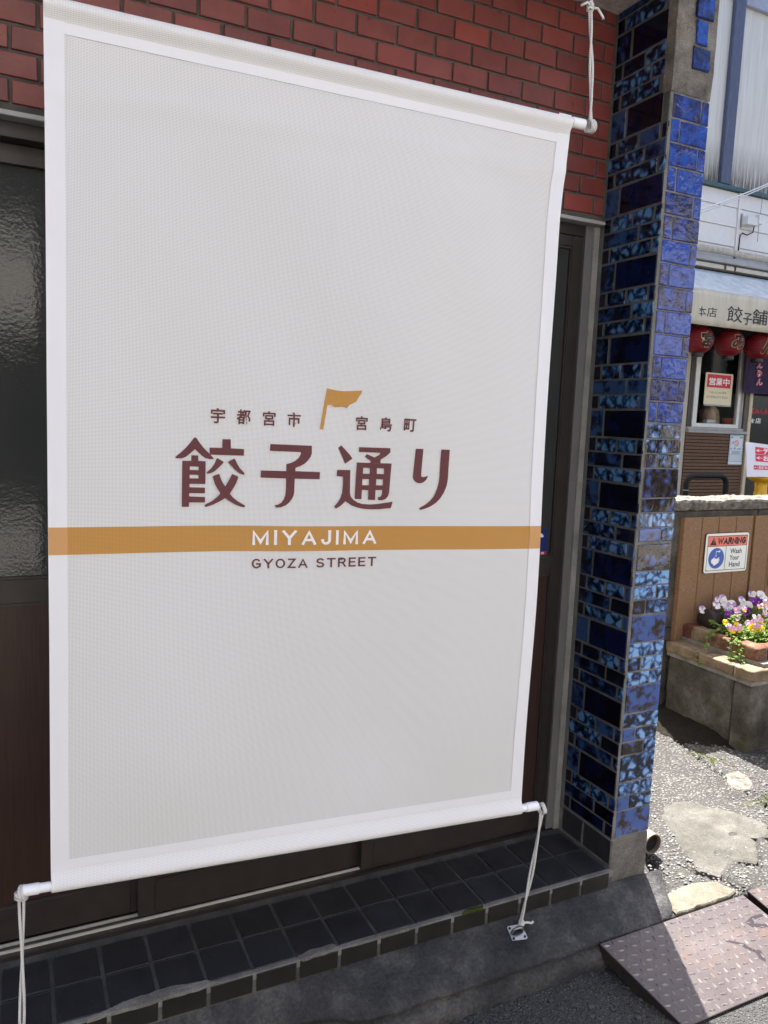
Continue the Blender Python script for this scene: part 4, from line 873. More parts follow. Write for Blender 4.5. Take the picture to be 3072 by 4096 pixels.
def flower(par, c, r, cols, face=None):
    """a viola: two upper, two side and one lower petal, with a yellow eye; cols = (upper, side, lower)"""
    r *= 1.15
    c = Vector(c); d = (face or Vector((random.uniform(-.75, -.15), -1, random.uniform(-.1, .6)))).normalized(); u_ = Vector((0, 0, 1)); u_ = (u_-d*u_.dot(d)).normalized(); v_ = u_.cross(d).normalized()
    me = bpy.data.meshes.new('flower'); vs, fs, mi = [], [], []
    for ang, ln, wd, ci, lift in ((62, 1.0, .60, 0, -.1), (118, 1.0, .60, 0, -.1), (8, .88, .52, 1, .1), (172, .88, .52, 1, .1), (-90, .95, .74, 2, .2)):
        a = R(ang+random.uniform(-8, 8)); ax = v_*math.cos(a)+u_*math.sin(a); pr = v_*-math.sin(a)+u_*math.cos(a); b0 = len(vs)
        vs.append(c+d*.002)
        for t_, w_ in ((.35, .55), (.75, 1), (1.0, .62)):
            for s_ in (-1, 0, 1): vs.append(c+ax*r*ln*t_*(1.06 if s_ == 0 and t_ == 1 else 1)+pr*r*wd*w_*s_+d*(lift*r*t_+random.uniform(-.1, .1)*r))
        fs += [[b0, b0+1, b0+2], [b0, b0+2, b0+3]]
        for q in (0, 3): fs += [[b0+1+q, b0+4+q, b0+5+q, b0+2+q], [b0+2+q, b0+5+q, b0+6+q, b0+3+q]]
        mi += [ci]*6
    b0 = len(vs); vs += [c+d*.004+(v_*math.cos(k*1.257)+u_*math.sin(k*1.257))*r*.16 for k in range(5)]; fs.append([b0+k for k in range(5)]); mi.append(3)
    me.from_pydata([tuple(v) for v in vs], [], fs)
    for m_ in (*cols, 'petal_yellow'): me.materials.append(M[m_])
    me.polygons.foreach_set('material_index', mi); me.update(); return link('flower', me, par)
def leaf(mb, p, d, L, w_):
    d = d.normalized(); s_ = d.cross(Vector((random.uniform(-.4, .4), random.uniform(-.4, .4), 1))).normalized(); n_ = s_.cross(d); b0 = len(mb.v)
    mb.v += [p, p+d*L*.45+s_*w_-n_*L*.05, p+d*L*.5+n_*L*.06, p+d*L*.45-s_*w_-n_*L*.05, p+d*L-n_*L*.12]
    mb.f += [[b0, b0+1, b0+2], [b0, b0+2, b0+3], [b0+1, b0+4, b0+2], [b0+2, b0+4, b0+3]]
def viola(x, y, z, h, rad, nst, fl, label, lean=(0, 0)):
    p = thing('viola_plant', (x, y, z), label, 'flowers', 'violas in the planter')
    mb = MB()
    for k in range(nst):
        a = random.random()*6.28; rr = rad*math.sqrt(random.random()); hh = h*(1-.45*(rr/rad)**2)*random.uniform(.6, 1)
        top = Vector((x+rr*math.cos(a)+lean[0], y+rr*math.sin(a)+lean[1], z+hh)); bot = Vector((x+.3*rr*math.cos(a), y+.3*rr*math.sin(a), z-.01))
        mid = bot.lerp(top, .5)+Vector((rr*.2*math.cos(a), rr*.2*math.sin(a), 0)); mb.tube([bot, mid, top], [.0016, .0013, .0009], 4, cap=False)
        for q in range(13):
            t_ = random.uniform(.15, 1); pp = bot.lerp(mid, t_*2) if t_ < .5 else mid.lerp(top, t_*2-1)
            aa = random.random()*6.28; leaf(mb, pp, Vector((math.cos(aa), math.sin(aa), random.uniform(-.1, .9))), random.uniform(.016, .034), random.uniform(.0035, .0075))
    stuff(mb.obj('foliage', 'leaf', p))
    fs = MB()
    for (fx, fy, fz, cols, r) in fl:
        flower(p, (fx, fy, fz), r, cols); s0 = Vector((x+(fx-x)*.4, y+(fy-y)*.4, z)); fs.tube([s0, s0.lerp(Vector((fx, fy+.006, fz)), .6)+Vector((0, .004, .004)), (fx, fy+.004, fz-.002)], .0010, 4, cap=False)
    if fl: fs.obj('flower_stem', 'leaf', p)
    return p
WL, LW, PV, VV, YP, WW = ('petal_lilac', 'petal_white', 'petal_white'), ('petal_white', 'petal_lilac', 'petal_white'), ('petal_purple', 'petal_purple', 'petal_violet'), ('petal_violet', 'petal_violet', 'petal_purple'), ('petal_pink', 'petal_pink', 'petal_yellow'), ('petal_white',)*3
def at(u, v, y):                       # bed helper: slant of the view over the bed, u,v measured on the plane y = .70
    k = y-.70; return (u+k*(u-.05)/2.5895, y, v+k*(v-1.334)/2.5895)
viola(3.27, .82, .31, .10, .06, 10, [(*at(3.033, .476, .835), WL, .017), (*at(3.060, .462, .835), WW, .012)], 'lilac and white viola by itself at the left beside the clay pot')
viola(3.30, .78, .31, .15, .075, 22, [(*at(3.129, .520, .80), WL, .012), (*at(3.165, .523, .80), WL, .017), (*at(3.175, .505, .79), WW, .020), (*at(3.128, .492, .80), WL, .019), (*at(3.200, .478, .78), WW, .019), (*at(3.233, .485, .77), LW, .022), (*at(3.215, .455, .76), LW, .018)], 'tall white violas with lilac tops in front of the warning sign boards')
viola(3.46, .80, .31, .17, .08, 26, [(*at(3.303, .503, .81), WL, .019), (*at(3.365, .532, .82), WL, .014), (*at(3.385, .528, .81), WW, .015), (*at(3.440, .520, .81), WW, .022), (*at(3.318, .462, .77), LW, .021), (*at(3.352, .470, .77), WW, .022), (*at(3.30, .455, .76), WW, .018)], 'white violas at the back beneath the gap between the boards')
viola(3.31, .70, .31, .11, .07, 24, [(*at(3.211, .438, .72), VV, .016), (*at(3.275, .411, .72), VV, .019), (*at(3.262, .452, .73), PV, .018), (*at(3.335, .442, .73), PV, .018), (*at(3.36, .447, .73), PV, .014)], 'deep purple violas in the middle of the bed')
viola(3.55, .78, .31, .15, .08, 26, [(*at(3.386, .492, .80), VV, .019), (*at(3.425, .487, .79), PV, .020), (*at(3.455, .478, .78), PV, .019), (*at(3.47, .50, .79), ('petal_white', 'petal_white', 'petal_yellow'), .016)], 'dark purple violas at the right edge of the bed')
viola(3.33, .57, .31, .075, .085, 44, [(*at(3.26, .357, .57), YP, .016), (*at(3.305, .353, .57), YP, .013), (*at(3.23, .37, .60), YP, .011)], 'small yellow violas low behind the front bricks')
viola(3.46, .58, .31, .085, .085, 44, [(*at(3.375, .372, .60), ('petal_pink', 'petal_pink', 'petal_yellow'), .020), (*at(3.405, .353, .58), ('petal_yellow',)*3, .018), (*at(3.435, .352, .57), YP, .019), (*at(3.45, .368, .60), YP, .018), (*at(3.47, .345, .56), ('petal_yellow',)*3, .015), (*at(3.41, .38, .61), ('petal_pink',)*3, .016)], 'pink and yellow violas clustered at the lower right of the bed')
viola(3.40, .54, .31, .12, .10, 70, [], 'dense light green viola foliage filling the front of the bed')
viola(3.56, .55, .31, .13, .10, 70, [], 'dense light green viola foliage at the right end of the bed')
viola(3.25, .60, .31, .10, .08, 50, [], 'light green viola foliage behind the corner brick')
viola(3.205, .62, .33, .075, .06, 50, [], 'low green viola leaves spreading over the left row of bricks')
viola(3.24, .68, .31, .10, .07, 64, [(*at(3.20, .395, .67), WW, .010)], 'leafy green viola clump spilling over the left bricks')
for k in range(2):
    fl_ = []
    for q in range(13):
        u_ = 3.20+.30*random.random(); v_ = .355+.13*random.random(); y_ = .56+.14*random.random(); fl_.append((*at(u_, v_, y_), random.choice([WW, WL, LW, YP, YP, ('petal_yellow',)*3, ('petal_pink',)*3]), random.uniform(.009, .013)))
    viola(3.36+.14*k, .62, .31, .13, .10, 40, fl_, ('young violas with small mixed blooms in the middle of the bed', 'young violas with small mixed blooms toward the right of the bed')[k])
# trailing stems over the left bricks
tp_ = thing('viola_plant', (3.16, .68, .33), 'trailing viola stems hanging over the planter ledge', 'flowers', 'violas in the planter'); mb = MB()
for pth in ([(3.20, .70, .345), (3.14, .69, .372), (3.085, .685, .352), (3.045, .68, .29), (3.022, .68, .215)], [(3.20, .60, .35), (3.14, .575, .365), (3.09, .56, .345), (3.075, .55, .29), (3.07, .545, .275)], [(3.21, .60, .35), (3.15, .56, .36), (3.105, .535, .34), (3.085, .51, .285), (3.09, .495, .275)],
            [(3.20, .72, .33), (3.12, .70, .40), (3.10, .70, .42)], [(3.21, .66, .33), (3.16, .63, .43), (3.165, .62, .455), (3.18, .62, .45)]):
    P_ = [Vector(p) for p in pth]; mb.tube(P_, .0019, 5)
    for a, b_ in zip(P_, P_[1:]):
        for q in range(11):
            aa = random.random()*6.28; leaf(mb, a.lerp(b_, random.random()), Vector((math.cos(aa)-.3, math.sin(aa)-.3, random.uniform(-.3, .6))), random.uniform(.016, .036), random.uniform(.004, .008))
    for q in range(7): aa = q*.9; leaf(mb, P_[-1], Vector((math.cos(aa), math.sin(aa), -.3)), .018, .004)
stuff(mb.obj('foliage', 'leaf', tp_))

# warning sign
sg = thing('warning_sign', (3.368, .87, .61), 'enamel WARNING Wash Your Hand sign screwed to the wooden boards', 'sign')
SX0, SX1, SZ0, SZ1 = 3.2125, 3.5235, .6105, .8145
def rrect(x0, z0, x1, z1, r, n_=5): return [(cx+r*math.cos(a0+math.pi/2*i/n_), cz+r*math.sin(a0+math.pi/2*i/n_)) for cx, cz, a0 in ((x1-r, z1-r, 0), (x0+r, z1-r, math.pi/2), (x0+r, z0+r, math.pi), (x1-r, z0+r, 1.5*math.pi)) for i in range(n_+1)]
def plate(loop, y0, y1, mat, par, name):
    mb = MB(); n_ = len(loop); mb.v = [(x, y0, z) for x, z in loop]+[(x, y1, z) for x, z in loop]; mb.f = [list(range(n_)), list(range(n_, 2*n_))[::-1]]+[[i, n_+i, n_+(i+1) % n_, (i+1) % n_] for i in range(n_)]; return mb.obj(name, mat, par, fix=True)
plate([(x+.0035*wobble(x, z, 2, 60), z+.0035*wobble(x, z, 5, 60)) for x, z in rrect(SX0-.0035, SZ0-.0035, SX1+.0035, SZ1+.0035, .016, 8)], .872, .8745, 'rust', sg, 'rusted_edge'); plate(rrect(SX0, SZ0, SX1, SZ1, .014), .8690, .8718, 'sign_white', sg, 'sign_plate')
F = FP(.8686); F1 = FP(.8682); F2 = FP(.8678); bx0, bx1, bz0, bz1 = SX0+.012, SX1-.010, SZ0+.010, SZ1-.012; zm = .7485; xm = 3.360
poly([rect(bx0, bz0, bx1, bz1), rect(bx0+.003, bz0+.003, bx1-.003, bz1-.003)[::-1]], 'ink_black', sg, F, 'printed_border')
poly([rect(bx0+.0032, zm+.002, bx1-.0032, bz1-.0032)], 'sign_salmon', sg, F, 'printed_panel'); poly([rect(bx0+.003, zm-.0012, bx1-.003, zm+.0018)], 'ink_black', sg, F1, 'printed_border'); poly([rect(xm-.0014, bz0+.003, xm+.0014, zm-.0012)], 'ink_black', sg, F1, 'printed_border')
poly([[(3.240, .7545), (3.287, .7545), (3.2665, .7960)], [(3.2655, .7625), (3.2655, .7655), (3.2685, .7655), (3.2685, .7625)], [(3.2658, .7675), (3.2648, .7860), (3.2662, .7885), (3.2678, .7885), (3.2692, .7860), (3.2682, .7675)]], 'ink_black', sg, F1, 'printed_symbol')
strokes('WARNING', 'ink_black', sg, F1, (3.293, .7565, 3.5005, .7925), .32, .06, shear=.10)
for w_, bb in (('Wash', (3.392, .7065, 3.477, .7335)), ('Your', (3.391, .6725, 3.462, .6990)), ('Hand', (3.391, .6365, 3.470, .6630))): text(w_, 'ink_black', sg, F1, bb, .012)
poly([ell(3.2935, .6860, .0565, .0540, 40)], 'sign_blue', sg, F1, 'printed_symbol')
hand = [(3.258, .667), (3.2585, .678), (3.268, .685), (3.279, .6915), (3.283, .690), (3.279, .683), (3.290, .6855), (3.298, .683), (3.311, .6905), (3.315, .690), (3.3145, .687), (3.305, .680), (3.317, .6835), (3.3195, .681), (3.307, .6735), (3.318, .676), (3.319, .6735), (3.306, .667), (3.315, .668), (3.3145, .665), (3.300, .656), (3.288, .650), (3.276, .649), (3.273, .656), (3.263, .661)]
poly([hand], 'white_ink', sg, F2, 'printed_symbol')
poly([[(3.291, .711), (3.291, .7185), (3.294, .7205), (3.305, .7205), (3.305, .7175), (3.318, .7165), (3.318, .7285), (3.314, .7285), (3.314, .7245), (3.307, .7235), (3.293, .724), (3.2875, .7205), (3.2875, .711)]], 'white_ink', sg, F2, 'printed_symbol')
for a, b_ in (((3.288, .709), (3.283, .692)), ((3.290, .709), (3.2885, .694)), ((3.292, .709), (3.294, .694))): poly([[a, (a[0]+.0012, a[1]), (b_[0]+.0016, b_[1]), b_]], 'white_ink', sg, F2, 'printed_symbol')
for x, z in ((bx0+.004, bz0+.004), (bx1-.004, bz1-.004), (bx0+.004, bz1-.004), (bx1-.004, bz0+.004)): MB().lathe([(.0028, 0), (.0028, -.0015), (.001, -.002)], (x, .8689, z), 8, 'Y').obj('screw', 'dark_steel', sg)
ys_ = thing('yellow_sign', (3.85, .87, .51), 'yellow metal sign on the boards, cut off at the right edge', 'sign'); plate(rrect(3.717, .511, 4.0, .745, .014), .8690, .8720, 'sign_yellow', ys_, 'sign_plate'); plate(rrect(3.7145, .5085, 4.0025, .7475, .016), .8722, .8745, 'ink_black', ys_, 'dark_rim')
text('N', 'ink_black', ys_, F, (3.7345, .535, 3.760, .560), .03); text('N', 'ink_black', ys_, F, (3.736, .575, 3.762, .600), .03); MB().lathe([(.0045, 0), (.0045, -.002), (.002, -.003)], (3.7285, .8689, .524), 10, 'Y').obj('screw', 'dark_steel', ys_)

# ================================================================== GYOZA SHOP ACROSS THE ALLEY
gs = thing('gyoza_shop', (7.5, 4.6, -.12), 'white dumpling shop across the alley with awning, siding and bamboo front', 'shop')
X0, X1 = 4.6, 11.0; YF = 4.0
MB().box(X0, X1, YF+.004, YF+.12, 3.815, 5.75).obj('upper_panel', 'facade_white', gs)
MB().box(X0, X1, YF+.06, YF+3.0, 5.76, 5.9).obj('roof', 'roof_sheet', gs); MB().box(X0, X1, YF+2.9, YF+3.0, -.19, 5.75).obj('wall', 'stucco', gs); MB().box(X0, X0+.1, YF+.13, YF+2.89, -.19, 5.75).obj('wall', 'stucco', gs); MB().box(X1-.1, X1, YF+.13, YF+2.89, -.19, 5.75).obj('wall', 'stucco', gs)
MB().box(6.500, 6.642, YF-.045, YF+.003, 3.822, 5.75).obj('post', 'blue_post', gs, bevel=.006); MB().box(6.6425, X1, YF-.045, YF+.003, 5.53, 5.70).obj('rail', 'grey_fascia', gs, bevel=.006); MB().box(X0, 6.4995, YF-.045, YF+.003, 5.56, 5.70).obj('rail', 'grey_fascia', gs, bevel=.006)
MB().box(8.6, 8.74, YF-.045, YF+.003, 3.822, 5.529).obj('post', 'blue_post', gs, bevel=.006)
MB().box(X0, X1, YF-.05, YF+.05, 3.781, 3.8145).obj('flashing', 'teal_paint', gs)
zs = [3.776, 3.624, 3.431, 3.237, 3.10]
for za, zb in zip(zs[1:], zs):
    for xa, xb in ((X0, 6.812), (6.850, 8.6), (8.602, X1)):
        mb = MB(); mb.v = [(xa, YF-.010, za+.003), (xb, YF-.010, za+.003), (xb, YF+.010, za+.003), (xa, YF+.010, za+.003), (xa, YF-.001, zb), (xb, YF-.001, zb), (xb, YF+.010, zb), (xa, YF+.010, zb)]
        mb.f = [[0, 1, 5, 4], [1, 2, 6, 5], [2, 3, 7, 6], [3, 0, 4, 7], [0, 3, 2, 1], [4, 5, 6, 7]]; mb.obj('siding_board', 'siding_white', gs, bevel=.0015)
MB().box(X0, X1, YF+.011, YF+.03, 3.05, 3.78).obj('siding_backing', 'dark_interior', gs); MB().box(6.814, 6.848, YF-.020, YF+.010, 3.165, 3.778).obj('cover_strip', 'siding_white', gs, bevel=.002)
MB().box(X0, X1, YF-.10, YF+.05, 3.040, 3.098).obj('gutter', 'gutter_grey', gs, bevel=.005); MB().box(X0, X1, YF-.06, YF+.05, 2.985, 3.030).obj('fascia', 'gutter_cream', gs, bevel=.004)
for x in (6.635, 6.78): MB().box(x, x+.026, YF-.063, YF-.0605, 2.986, 3.029).obj('rust_strap', 'rust', gs)
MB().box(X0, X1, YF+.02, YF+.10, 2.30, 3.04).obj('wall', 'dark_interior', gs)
p_ = [(4.7, 3.90, 3.155)]+[(x, 3.90, 3.150+.010*wobble(x, 0, 0, 2.5)-.004*math.sin(x*2)) for x in [4.8+.1*i for i in range(60)]]
mb = MB(); rp_ = [.031+.0025*abs(math.sin(i*1.9)) for i in range(len(p_)*4)]
pp = []
for a, b_ in zip(p_, p_[1:]): pp += [Vector(a).lerp(Vector(b_), q/4) for q in range(4)]
mb.tube(pp, rp_[:len(pp)], 12); tag(mb.obj('wrapped_pipe', 'wrap_tape', None), 'pipe wrapped in dirty white tape running under the siding boards', 'pipe')
# awning
aw = MB(); YA = 3.40; NXA = 60
def AP(x, t_):            # section: top of wall edge -> fold -> valance hem
    sag = .012*math.sin(x*4.1)+.006*math.sin(x*11)
    if t_ <= 1: return (x, 3.93+(YA-3.93)*t_, 2.945+(2.630-2.945)*t_-.02*math.sin(math.pi*t_)*(1+.6*math.sin(x*5.2)))
    q = t_-1; return (x, YA-.004*math.sin(math.pi*q)+sag*.4*q, 2.630+(2.309-2.630)*q+.004*wobble(x, 0, 3, 6)*(q > .9))
for nm, ts, mt in (('awning_slope', [i/8 for i in range(9)], 'awning_top'), ('valance', [1+i/6 for i in range(7)], 'awning_canvas')):
    mb = MB()
    for t_ in ts:
        for i in range(NXA+1): mb.v.append(AP(4.7+4.2*i/NXA, t_))
    for j in range(len(ts)-1):
        for i in range(NXA): a = j*(NXA+1)+i; mb.f.append([a, a+NXA+1, a+NXA+2, a+1])
    o = mb.obj(nm, mt, gs, smooth=True); md = o.modifiers.new('thickness', 'SOLIDIFY'); md.thickness = .004; md.offset = 1
    if nm == 'valance': val = o
mb = MB()
for x in (4.75, 6.05, 7.35, 8.85): mb.tube([(x, 3.94, 2.50), (x, 3.42, 2.47), (x, 3.42, 2.60), (x, 3.94, 2.90)], .010, 8)
mb.tube([(4.7, 3.415, 2.618), (8.9, 3.415, 2.618)], .011, 8); mb.obj('awning_frame', 'gutter_grey', gs)
VP = lambda u, w: (u, YA-.010, w)
for ch, bb in (('本', (5.712, 2.384, 5.836, 2.472)), ('店', (5.844, 2.388, 5.972, 2.476)), ('餃', (6.107, 2.368, 6.317, 2.513)), ('子', (6.325, 2.357, 6.448, 2.468)), ('舗', (6.449, 2.374, 6.660, 2.514)), ('町', (5.60, 2.386, 5.705, 2.474))): text(ch, 'ink_black', val, VP, bb, .006)
# ground floor: window, sill, bamboo slats, posts, door
MB().box(X0, 6.35, YF+.0, YF+.10, -.19, 2.295).obj('wall', 'stucco', gs)
mb = MB(); mb.box(6.352, 6.378, YF-.01, YF+.05, 1.345, 2.30); mb.box(6.392, 6.418, YF+.0, YF+.05, 1.345, 2.30); mb.box(6.378, 6.392, YF+.02, YF+.05, 1.345, 2.30); mb.obj('window_track', 'bronze_frame', gs)
mb = MB(); mb.box(6.424, 6.484, YF-.012, YF+.03, 1.375, 2.30); mb.box(7.074, 7.112, YF-.012, YF+.03, 1.375, 2.30); mb.box(6.4845, 7.0735, YF-.012, YF+.03, 1.375, 1.415); win = mb.obj('window', 'window_white', gs, bevel=.002)
MB().box(6.4845, 7.0735, YF+.008, YF+.013, 1.416, 2.30).obj('glass_pane', 'window_glass', win)
mb = MB(); mb.box(7.116, 7.140, YF-.004, YF+.05, 1.375, 2.30); mb.box(7.146, 7.170, YF-.004, YF+.05, 1.375, 2.30); mb.obj('window_track', 'gutter_grey', gs)
mb = MB(); mb.box(6.35, 7.174, YF-.030, YF+.06, 1.345, 1.3735); mb.box(6.352, 7.225, YF-.045, YF+.06, 1.314, 1.344); mb.obj('window_sill', 'gutter_grey', gs, bevel=.002)
MB().box(7.176, 7.238, YF-.02, YF+.10, 1.3455, 2.30).obj('post', 'brown_post', gs, bevel=.002); MB().box(7.2385, 7.285, YF-.03, YF+.10, -.19, 2.0).obj('post', 'cream_post', gs, bevel=.002)
MB().box(6.351, 7.238, YF+.004, YF+.10, -.19, 1.313).obj('slat_backing', 'bamboo_gap', gs)
zt, k = 1.310, 0
while zt > -.10:
    xa = 6.352; cuts = sorted(random.uniform(6.45, 7.15) for _ in range(2)); cuts = [xa]+cuts+[7.236]
    for a, b_ in zip(cuts, cuts[1:]): link('bamboo_slat', MB().box(a+.0008, b_-.0008, YF-.010+random.uniform(-.0015, .0015), YF+.003, zt-.0275, zt).mesh('bamboo_slat', 'bamboo'), gs)
    zt -= .0352
MB().box(7.29, 8.3, YF+.03, YF+.04, -.19, 2.2).obj('glass_door', 'door_glass_dark', gs); MB().box(7.2855, 7.2895, YF-.005, YF+.05, -.19, 2.0).obj('door_frame', 'dark_steel', gs)
MB().box(8.3, X1, YF, YF+.1, -.19, 2.295).obj('wall', 'stucco', gs)
gd = bpy.data.objects['glass_door']
DPl = lambda u, w: (u, YF+.0285, w)
for ch, bb, mt in (('宮', (7.318, 1.537, 7.386, 1.612), 'red_ink'), ('み', (7.398, 1.540, 7.474, 1.600), 'red_ink'), ('ん', (7.480, 1.542, 7.540, 1.606), 'red_ink'), ('み', (7.546, 1.540, 7.615, 1.602), 'red_ink'), ('本', (7.335, 1.438, 7.416, 1.492), 'white_ink'), ('店', (7.424, 1.440, 7.512, 1.500), 'white_ink')): text(ch, mt, gd, DPl, bb, .012)
mb = MB(); mb.box(6.30, 8.3, YF+1.6, YF+1.65, -.1, 2.4); mb.box(6.30, 6.33, YF+.12, YF+1.6, -.1, 2.4); mb.box(6.30, 8.3, YF+.12, YF+1.6, 2.40, 2.45); mb.box(6.30, 8.3, YF+.12, YF+1.6, -.15, -.11); mb.box(8.25, 8.28, YF+.12, YF+1.6, -.1, 2.4); mb.obj('interior', 'dark_interior', gs)
MB().box(6.36, 8.2, YF+.035, YF+.17, 1.36, 1.405).obj('counter', 'brown_post', gs)
# open sign hanging in the window
os_ = thing('open_sign', (6.75, 3.98, 1.615), 'cream and red OPEN sign in Japanese, hanging in the shop window', 'sign')
plate(rrect(6.5505, 1.6155, 6.949, 1.9425, .008), 3.9740, 3.9800, 'sign_cream', os_, 'sign_plate'); plate(rrect(6.563, 1.600, 6.962, 1.928, .008), 3.9802, 3.9850, 'gutter_grey', os_, 'sign_back')
OS = FP(3.9736); OS2 = FP(3.9732); poly([rect(6.574, 1.792, 6.922, 1.927)], 'sign_red', os_, OS, 'printed_panel')
for ch, bb in (('営', (6.602, 1.815, 6.698, 1.893)), ('業', (6.703, 1.815, 6.799, 1.893)), ('中', (6.810, 1.815, 6.902, 1.895))): text(ch, 'white_ink', os_, OS2, bb, .02)
text('いらっしゃいませ', 'ink_black', os_, OS, (6.620, 1.729, 6.868, 1.755), .012); text('どうぞお入りください', 'ink_black', os_, OS, (6.586, 1.680, 6.900, 1.707), .012)
# poster on the slats
po = thing('poster', (7.10, 3.98, 1.0), 'narrow blue framed no smoking poster pasted on the bamboo slats', 'poster'); MB().box(7.0, 7.208, 3.9815, 3.9830, .985, 1.307).obj('paper', 'poster_paper', po); PO = FP(3.9810); PO2 = FP(3.9806)
poly([rect(7.006, 1.018, 7.202, 1.300), rect(7.012, 1.024, 7.196, 1.294)[::-1]], 'poster_blue', po, PO, 'printed_border'); poly([rect(7.012, 1.088, 7.196, 1.092)], 'poster_blue', po, PO, 'printed_border'); poly([rect(7.102, 1.024, 7.105, 1.088)], 'poster_blue', po, PO, 'printed_border')
poly([ell(7.104, 1.216, .034, .031), ell(7.104, 1.216, .027, .0245)[::-1]], 'sign_red', po, PO2, 'printed_symbol'); poly([[(7.083, 1.234), (7.088, 1.238), (7.126, 1.198), (7.121, 1.194)]], 'sign_red', po, PO2, 'printed_symbol')
poly([[(7.065, 1.150), (7.098, 1.150), (7.085, 1.180)]], 'poster_blue', po, PO, 'printed_symbol'); poly([ell(7.048, 1.222, .011, .016, 16)], 'gutter_grey', po, PO, 'printed_symbol')
for a, b_, c_, d_ in ((7.018, 1.270, 7.045, 1.284), (7.148, 1.270, 7.192, 1.284), (7.018, 1.149, 7.042, 1.160), (7.118, 1.149, 7.180, 1.160)): poly([rect(a, b_, c_, d_)], 'poster_blue', po, PO, 'printed_block')
for i in range(3): poly([rect(7.035+.008*(i % 2), 1.128-.014*i, 7.18-.012*(i % 2), 1.1325-.014*i)], 'ink_black', po, PO, 'printed_line')
for i in range(5): poly([rect(7.02, 1.076-.010*i, 7.092, 1.078-.010*i)], 'gutter_grey', po, PO, 'printed_line'); poly([rect(7.114, 1.076-.010*i, 7.188, 1.078-.010*i)], 'gutter_grey', po, PO, 'printed_line')
# lanterns
def lantern(x, label, ch, bb):
    cy, cz, rx, rz = 3.60, 2.204, .140, .138
    o = thing('paper_lantern', (x, cy, cz-.23), label, 'lantern', 'red paper lanterns under the awning')
    prof = []
    for i in range(41):
        a = -math.pi/2+.42+(math.pi-.84)*i/40; prof.append((rx*math.cos(a)*(1+.012*math.sin(i*math.pi)), cz+rz*math.sin(a)))
    MB().lathe(prof, (x, cy, 0), 40).obj('shade', 'lantern_red', o, smooth=True)
    for z0, z1 in ((cz-.162, cz-.112), (cz+.112, cz+.150)): MB().lathe([(.052, z0), (.056, z0+.004), (.056, z1-.004), (.052, z1)], (x, cy, 0), 32).obj('cap', 'lantern_black', o)
    MB().tube([(x, cy, cz+.149), (x, cy, 2.50)], .004, 6).obj('hanger', 'dark_steel', o)
    def SP(off):
        def f(u, w):
            v = max(-1, min(1, (w-cz)/rz)); rr = rx*math.sqrt(max(0.0, 1-v*v)); a = (u-x)/rx; return (x+(rr+off)*math.sin(a), cy-(rr+off)*math.cos(a), w)
        return f
    text(ch, 'gold_ink', o, SP(.003), (bb[0]-.006, bb[1]-.006, bb[2]+.006, bb[3]+.006), .055); text(ch, 'lantern_black', o, SP(.006), bb, .03)
lantern(5.995, 'red paper lantern half hidden behind the pillar, lettered with a black kanji', '宮', (5.905, 2.128, 6.050, 2.268)); lantern(6.410, 'middle red paper lantern lettered with a black hiragana mi', 'み', (6.318, 2.136, 6.468, 2.272)); lantern(6.825, 'red paper lantern at the right edge of the photo', 'ん', (6.735, 2.120, 6.89, 2.272))
# split curtain
nr = thing('noren_curtain', (7.4, 3.88, 1.75), 'dark purple doorway curtain with red white-edged lettering', 'curtain'); mb = MB()
for j in range(9):
    for i in range(33): x = 7.02+.9*i/32; mb.v.append((x, 3.885+.010*math.sin(x*21)*(1-j/10), 1.752+.52*j/8))
for j in range(8):
    for i in range(32): a = j*33+i; mb.f.append([a, a+1, a+34, a+33])
mb.obj('curtain_cloth', 'noren_purple', nr, smooth=True); MB().tube([(6.98, 3.885, 2.28), (7.98, 3.885, 2.28)], .011, 8).obj('curtain_rod', 'brown_post', nr)
for ch, bb in (('ん', (7.165, 2.016, 7.255, 2.072)), ('み', (7.170, 1.925, 7.266, 2.004)), ('ん', (7.178, 1.836, 7.280, 1.914))): text(ch, 'white_ink', nr, FP(3.868), bb, .05); text(ch, 'red_ink', nr, FP(3.8665), bb, .014)
# receiver box on the siding, overhead wires
an = thing('antenna_box', (6.95, 3.9, 3.42), 'small white box on a bracket with thin rods, on the white siding', 'fixture')
MB().box(6.862, 6.880, 3.975, 3.986, 3.44, 3.58).obj('wall_plate', 'gutter_grey', an); MB().box(6.868, 7.03, 3.90, 3.974, 3.462, 3.545).obj('bracket', 'window_white', an, bevel=.003); MB().box(7.015, 7.075, 3.885, 3.945, 3.480, 3.575).obj('housing', 'window_white', an, bevel=.005)
MB().tube([(7.005, 3.93, 3.475), (6.99, 3.93, 3.40), (6.94, 3.955, 3.37), (6.885, 3.968, 3.385), (6.856, 3.970, 3.36), (6.8545, 3.975, 3.19)], .0065, 6).obj('cable', 'rail_black', an, smooth=True)
MB().tube([(7.052, 3.915, 3.31), (7.050, 3.915, 3.45), (7.056, 3.915, 3.56), (7.060, 3.915, 3.60), (7.066, 3.915, 3.79)], [.003, .003, .006, .003, .0025], 6).obj('rod', 'stainless', an)
wr = MB()
for dz, k in ((0, .0), (.045, .02)): wr.tube([Vector((1.82, 2.2, 2.02)).lerp(Vector((9.6, 3.97, 5.28+dz)), q/40)-Vector((0, 0, .32*math.sin(math.pi*q/40)-k*math.sin(math.pi*q/40*2))) for q in range(41)], .006, 6)
tag(wr.obj('overhead_cable', 'cable_grey', None, smooth=True), 'pair of thin white cables crossing in front of the upper shop wall', 'cable')
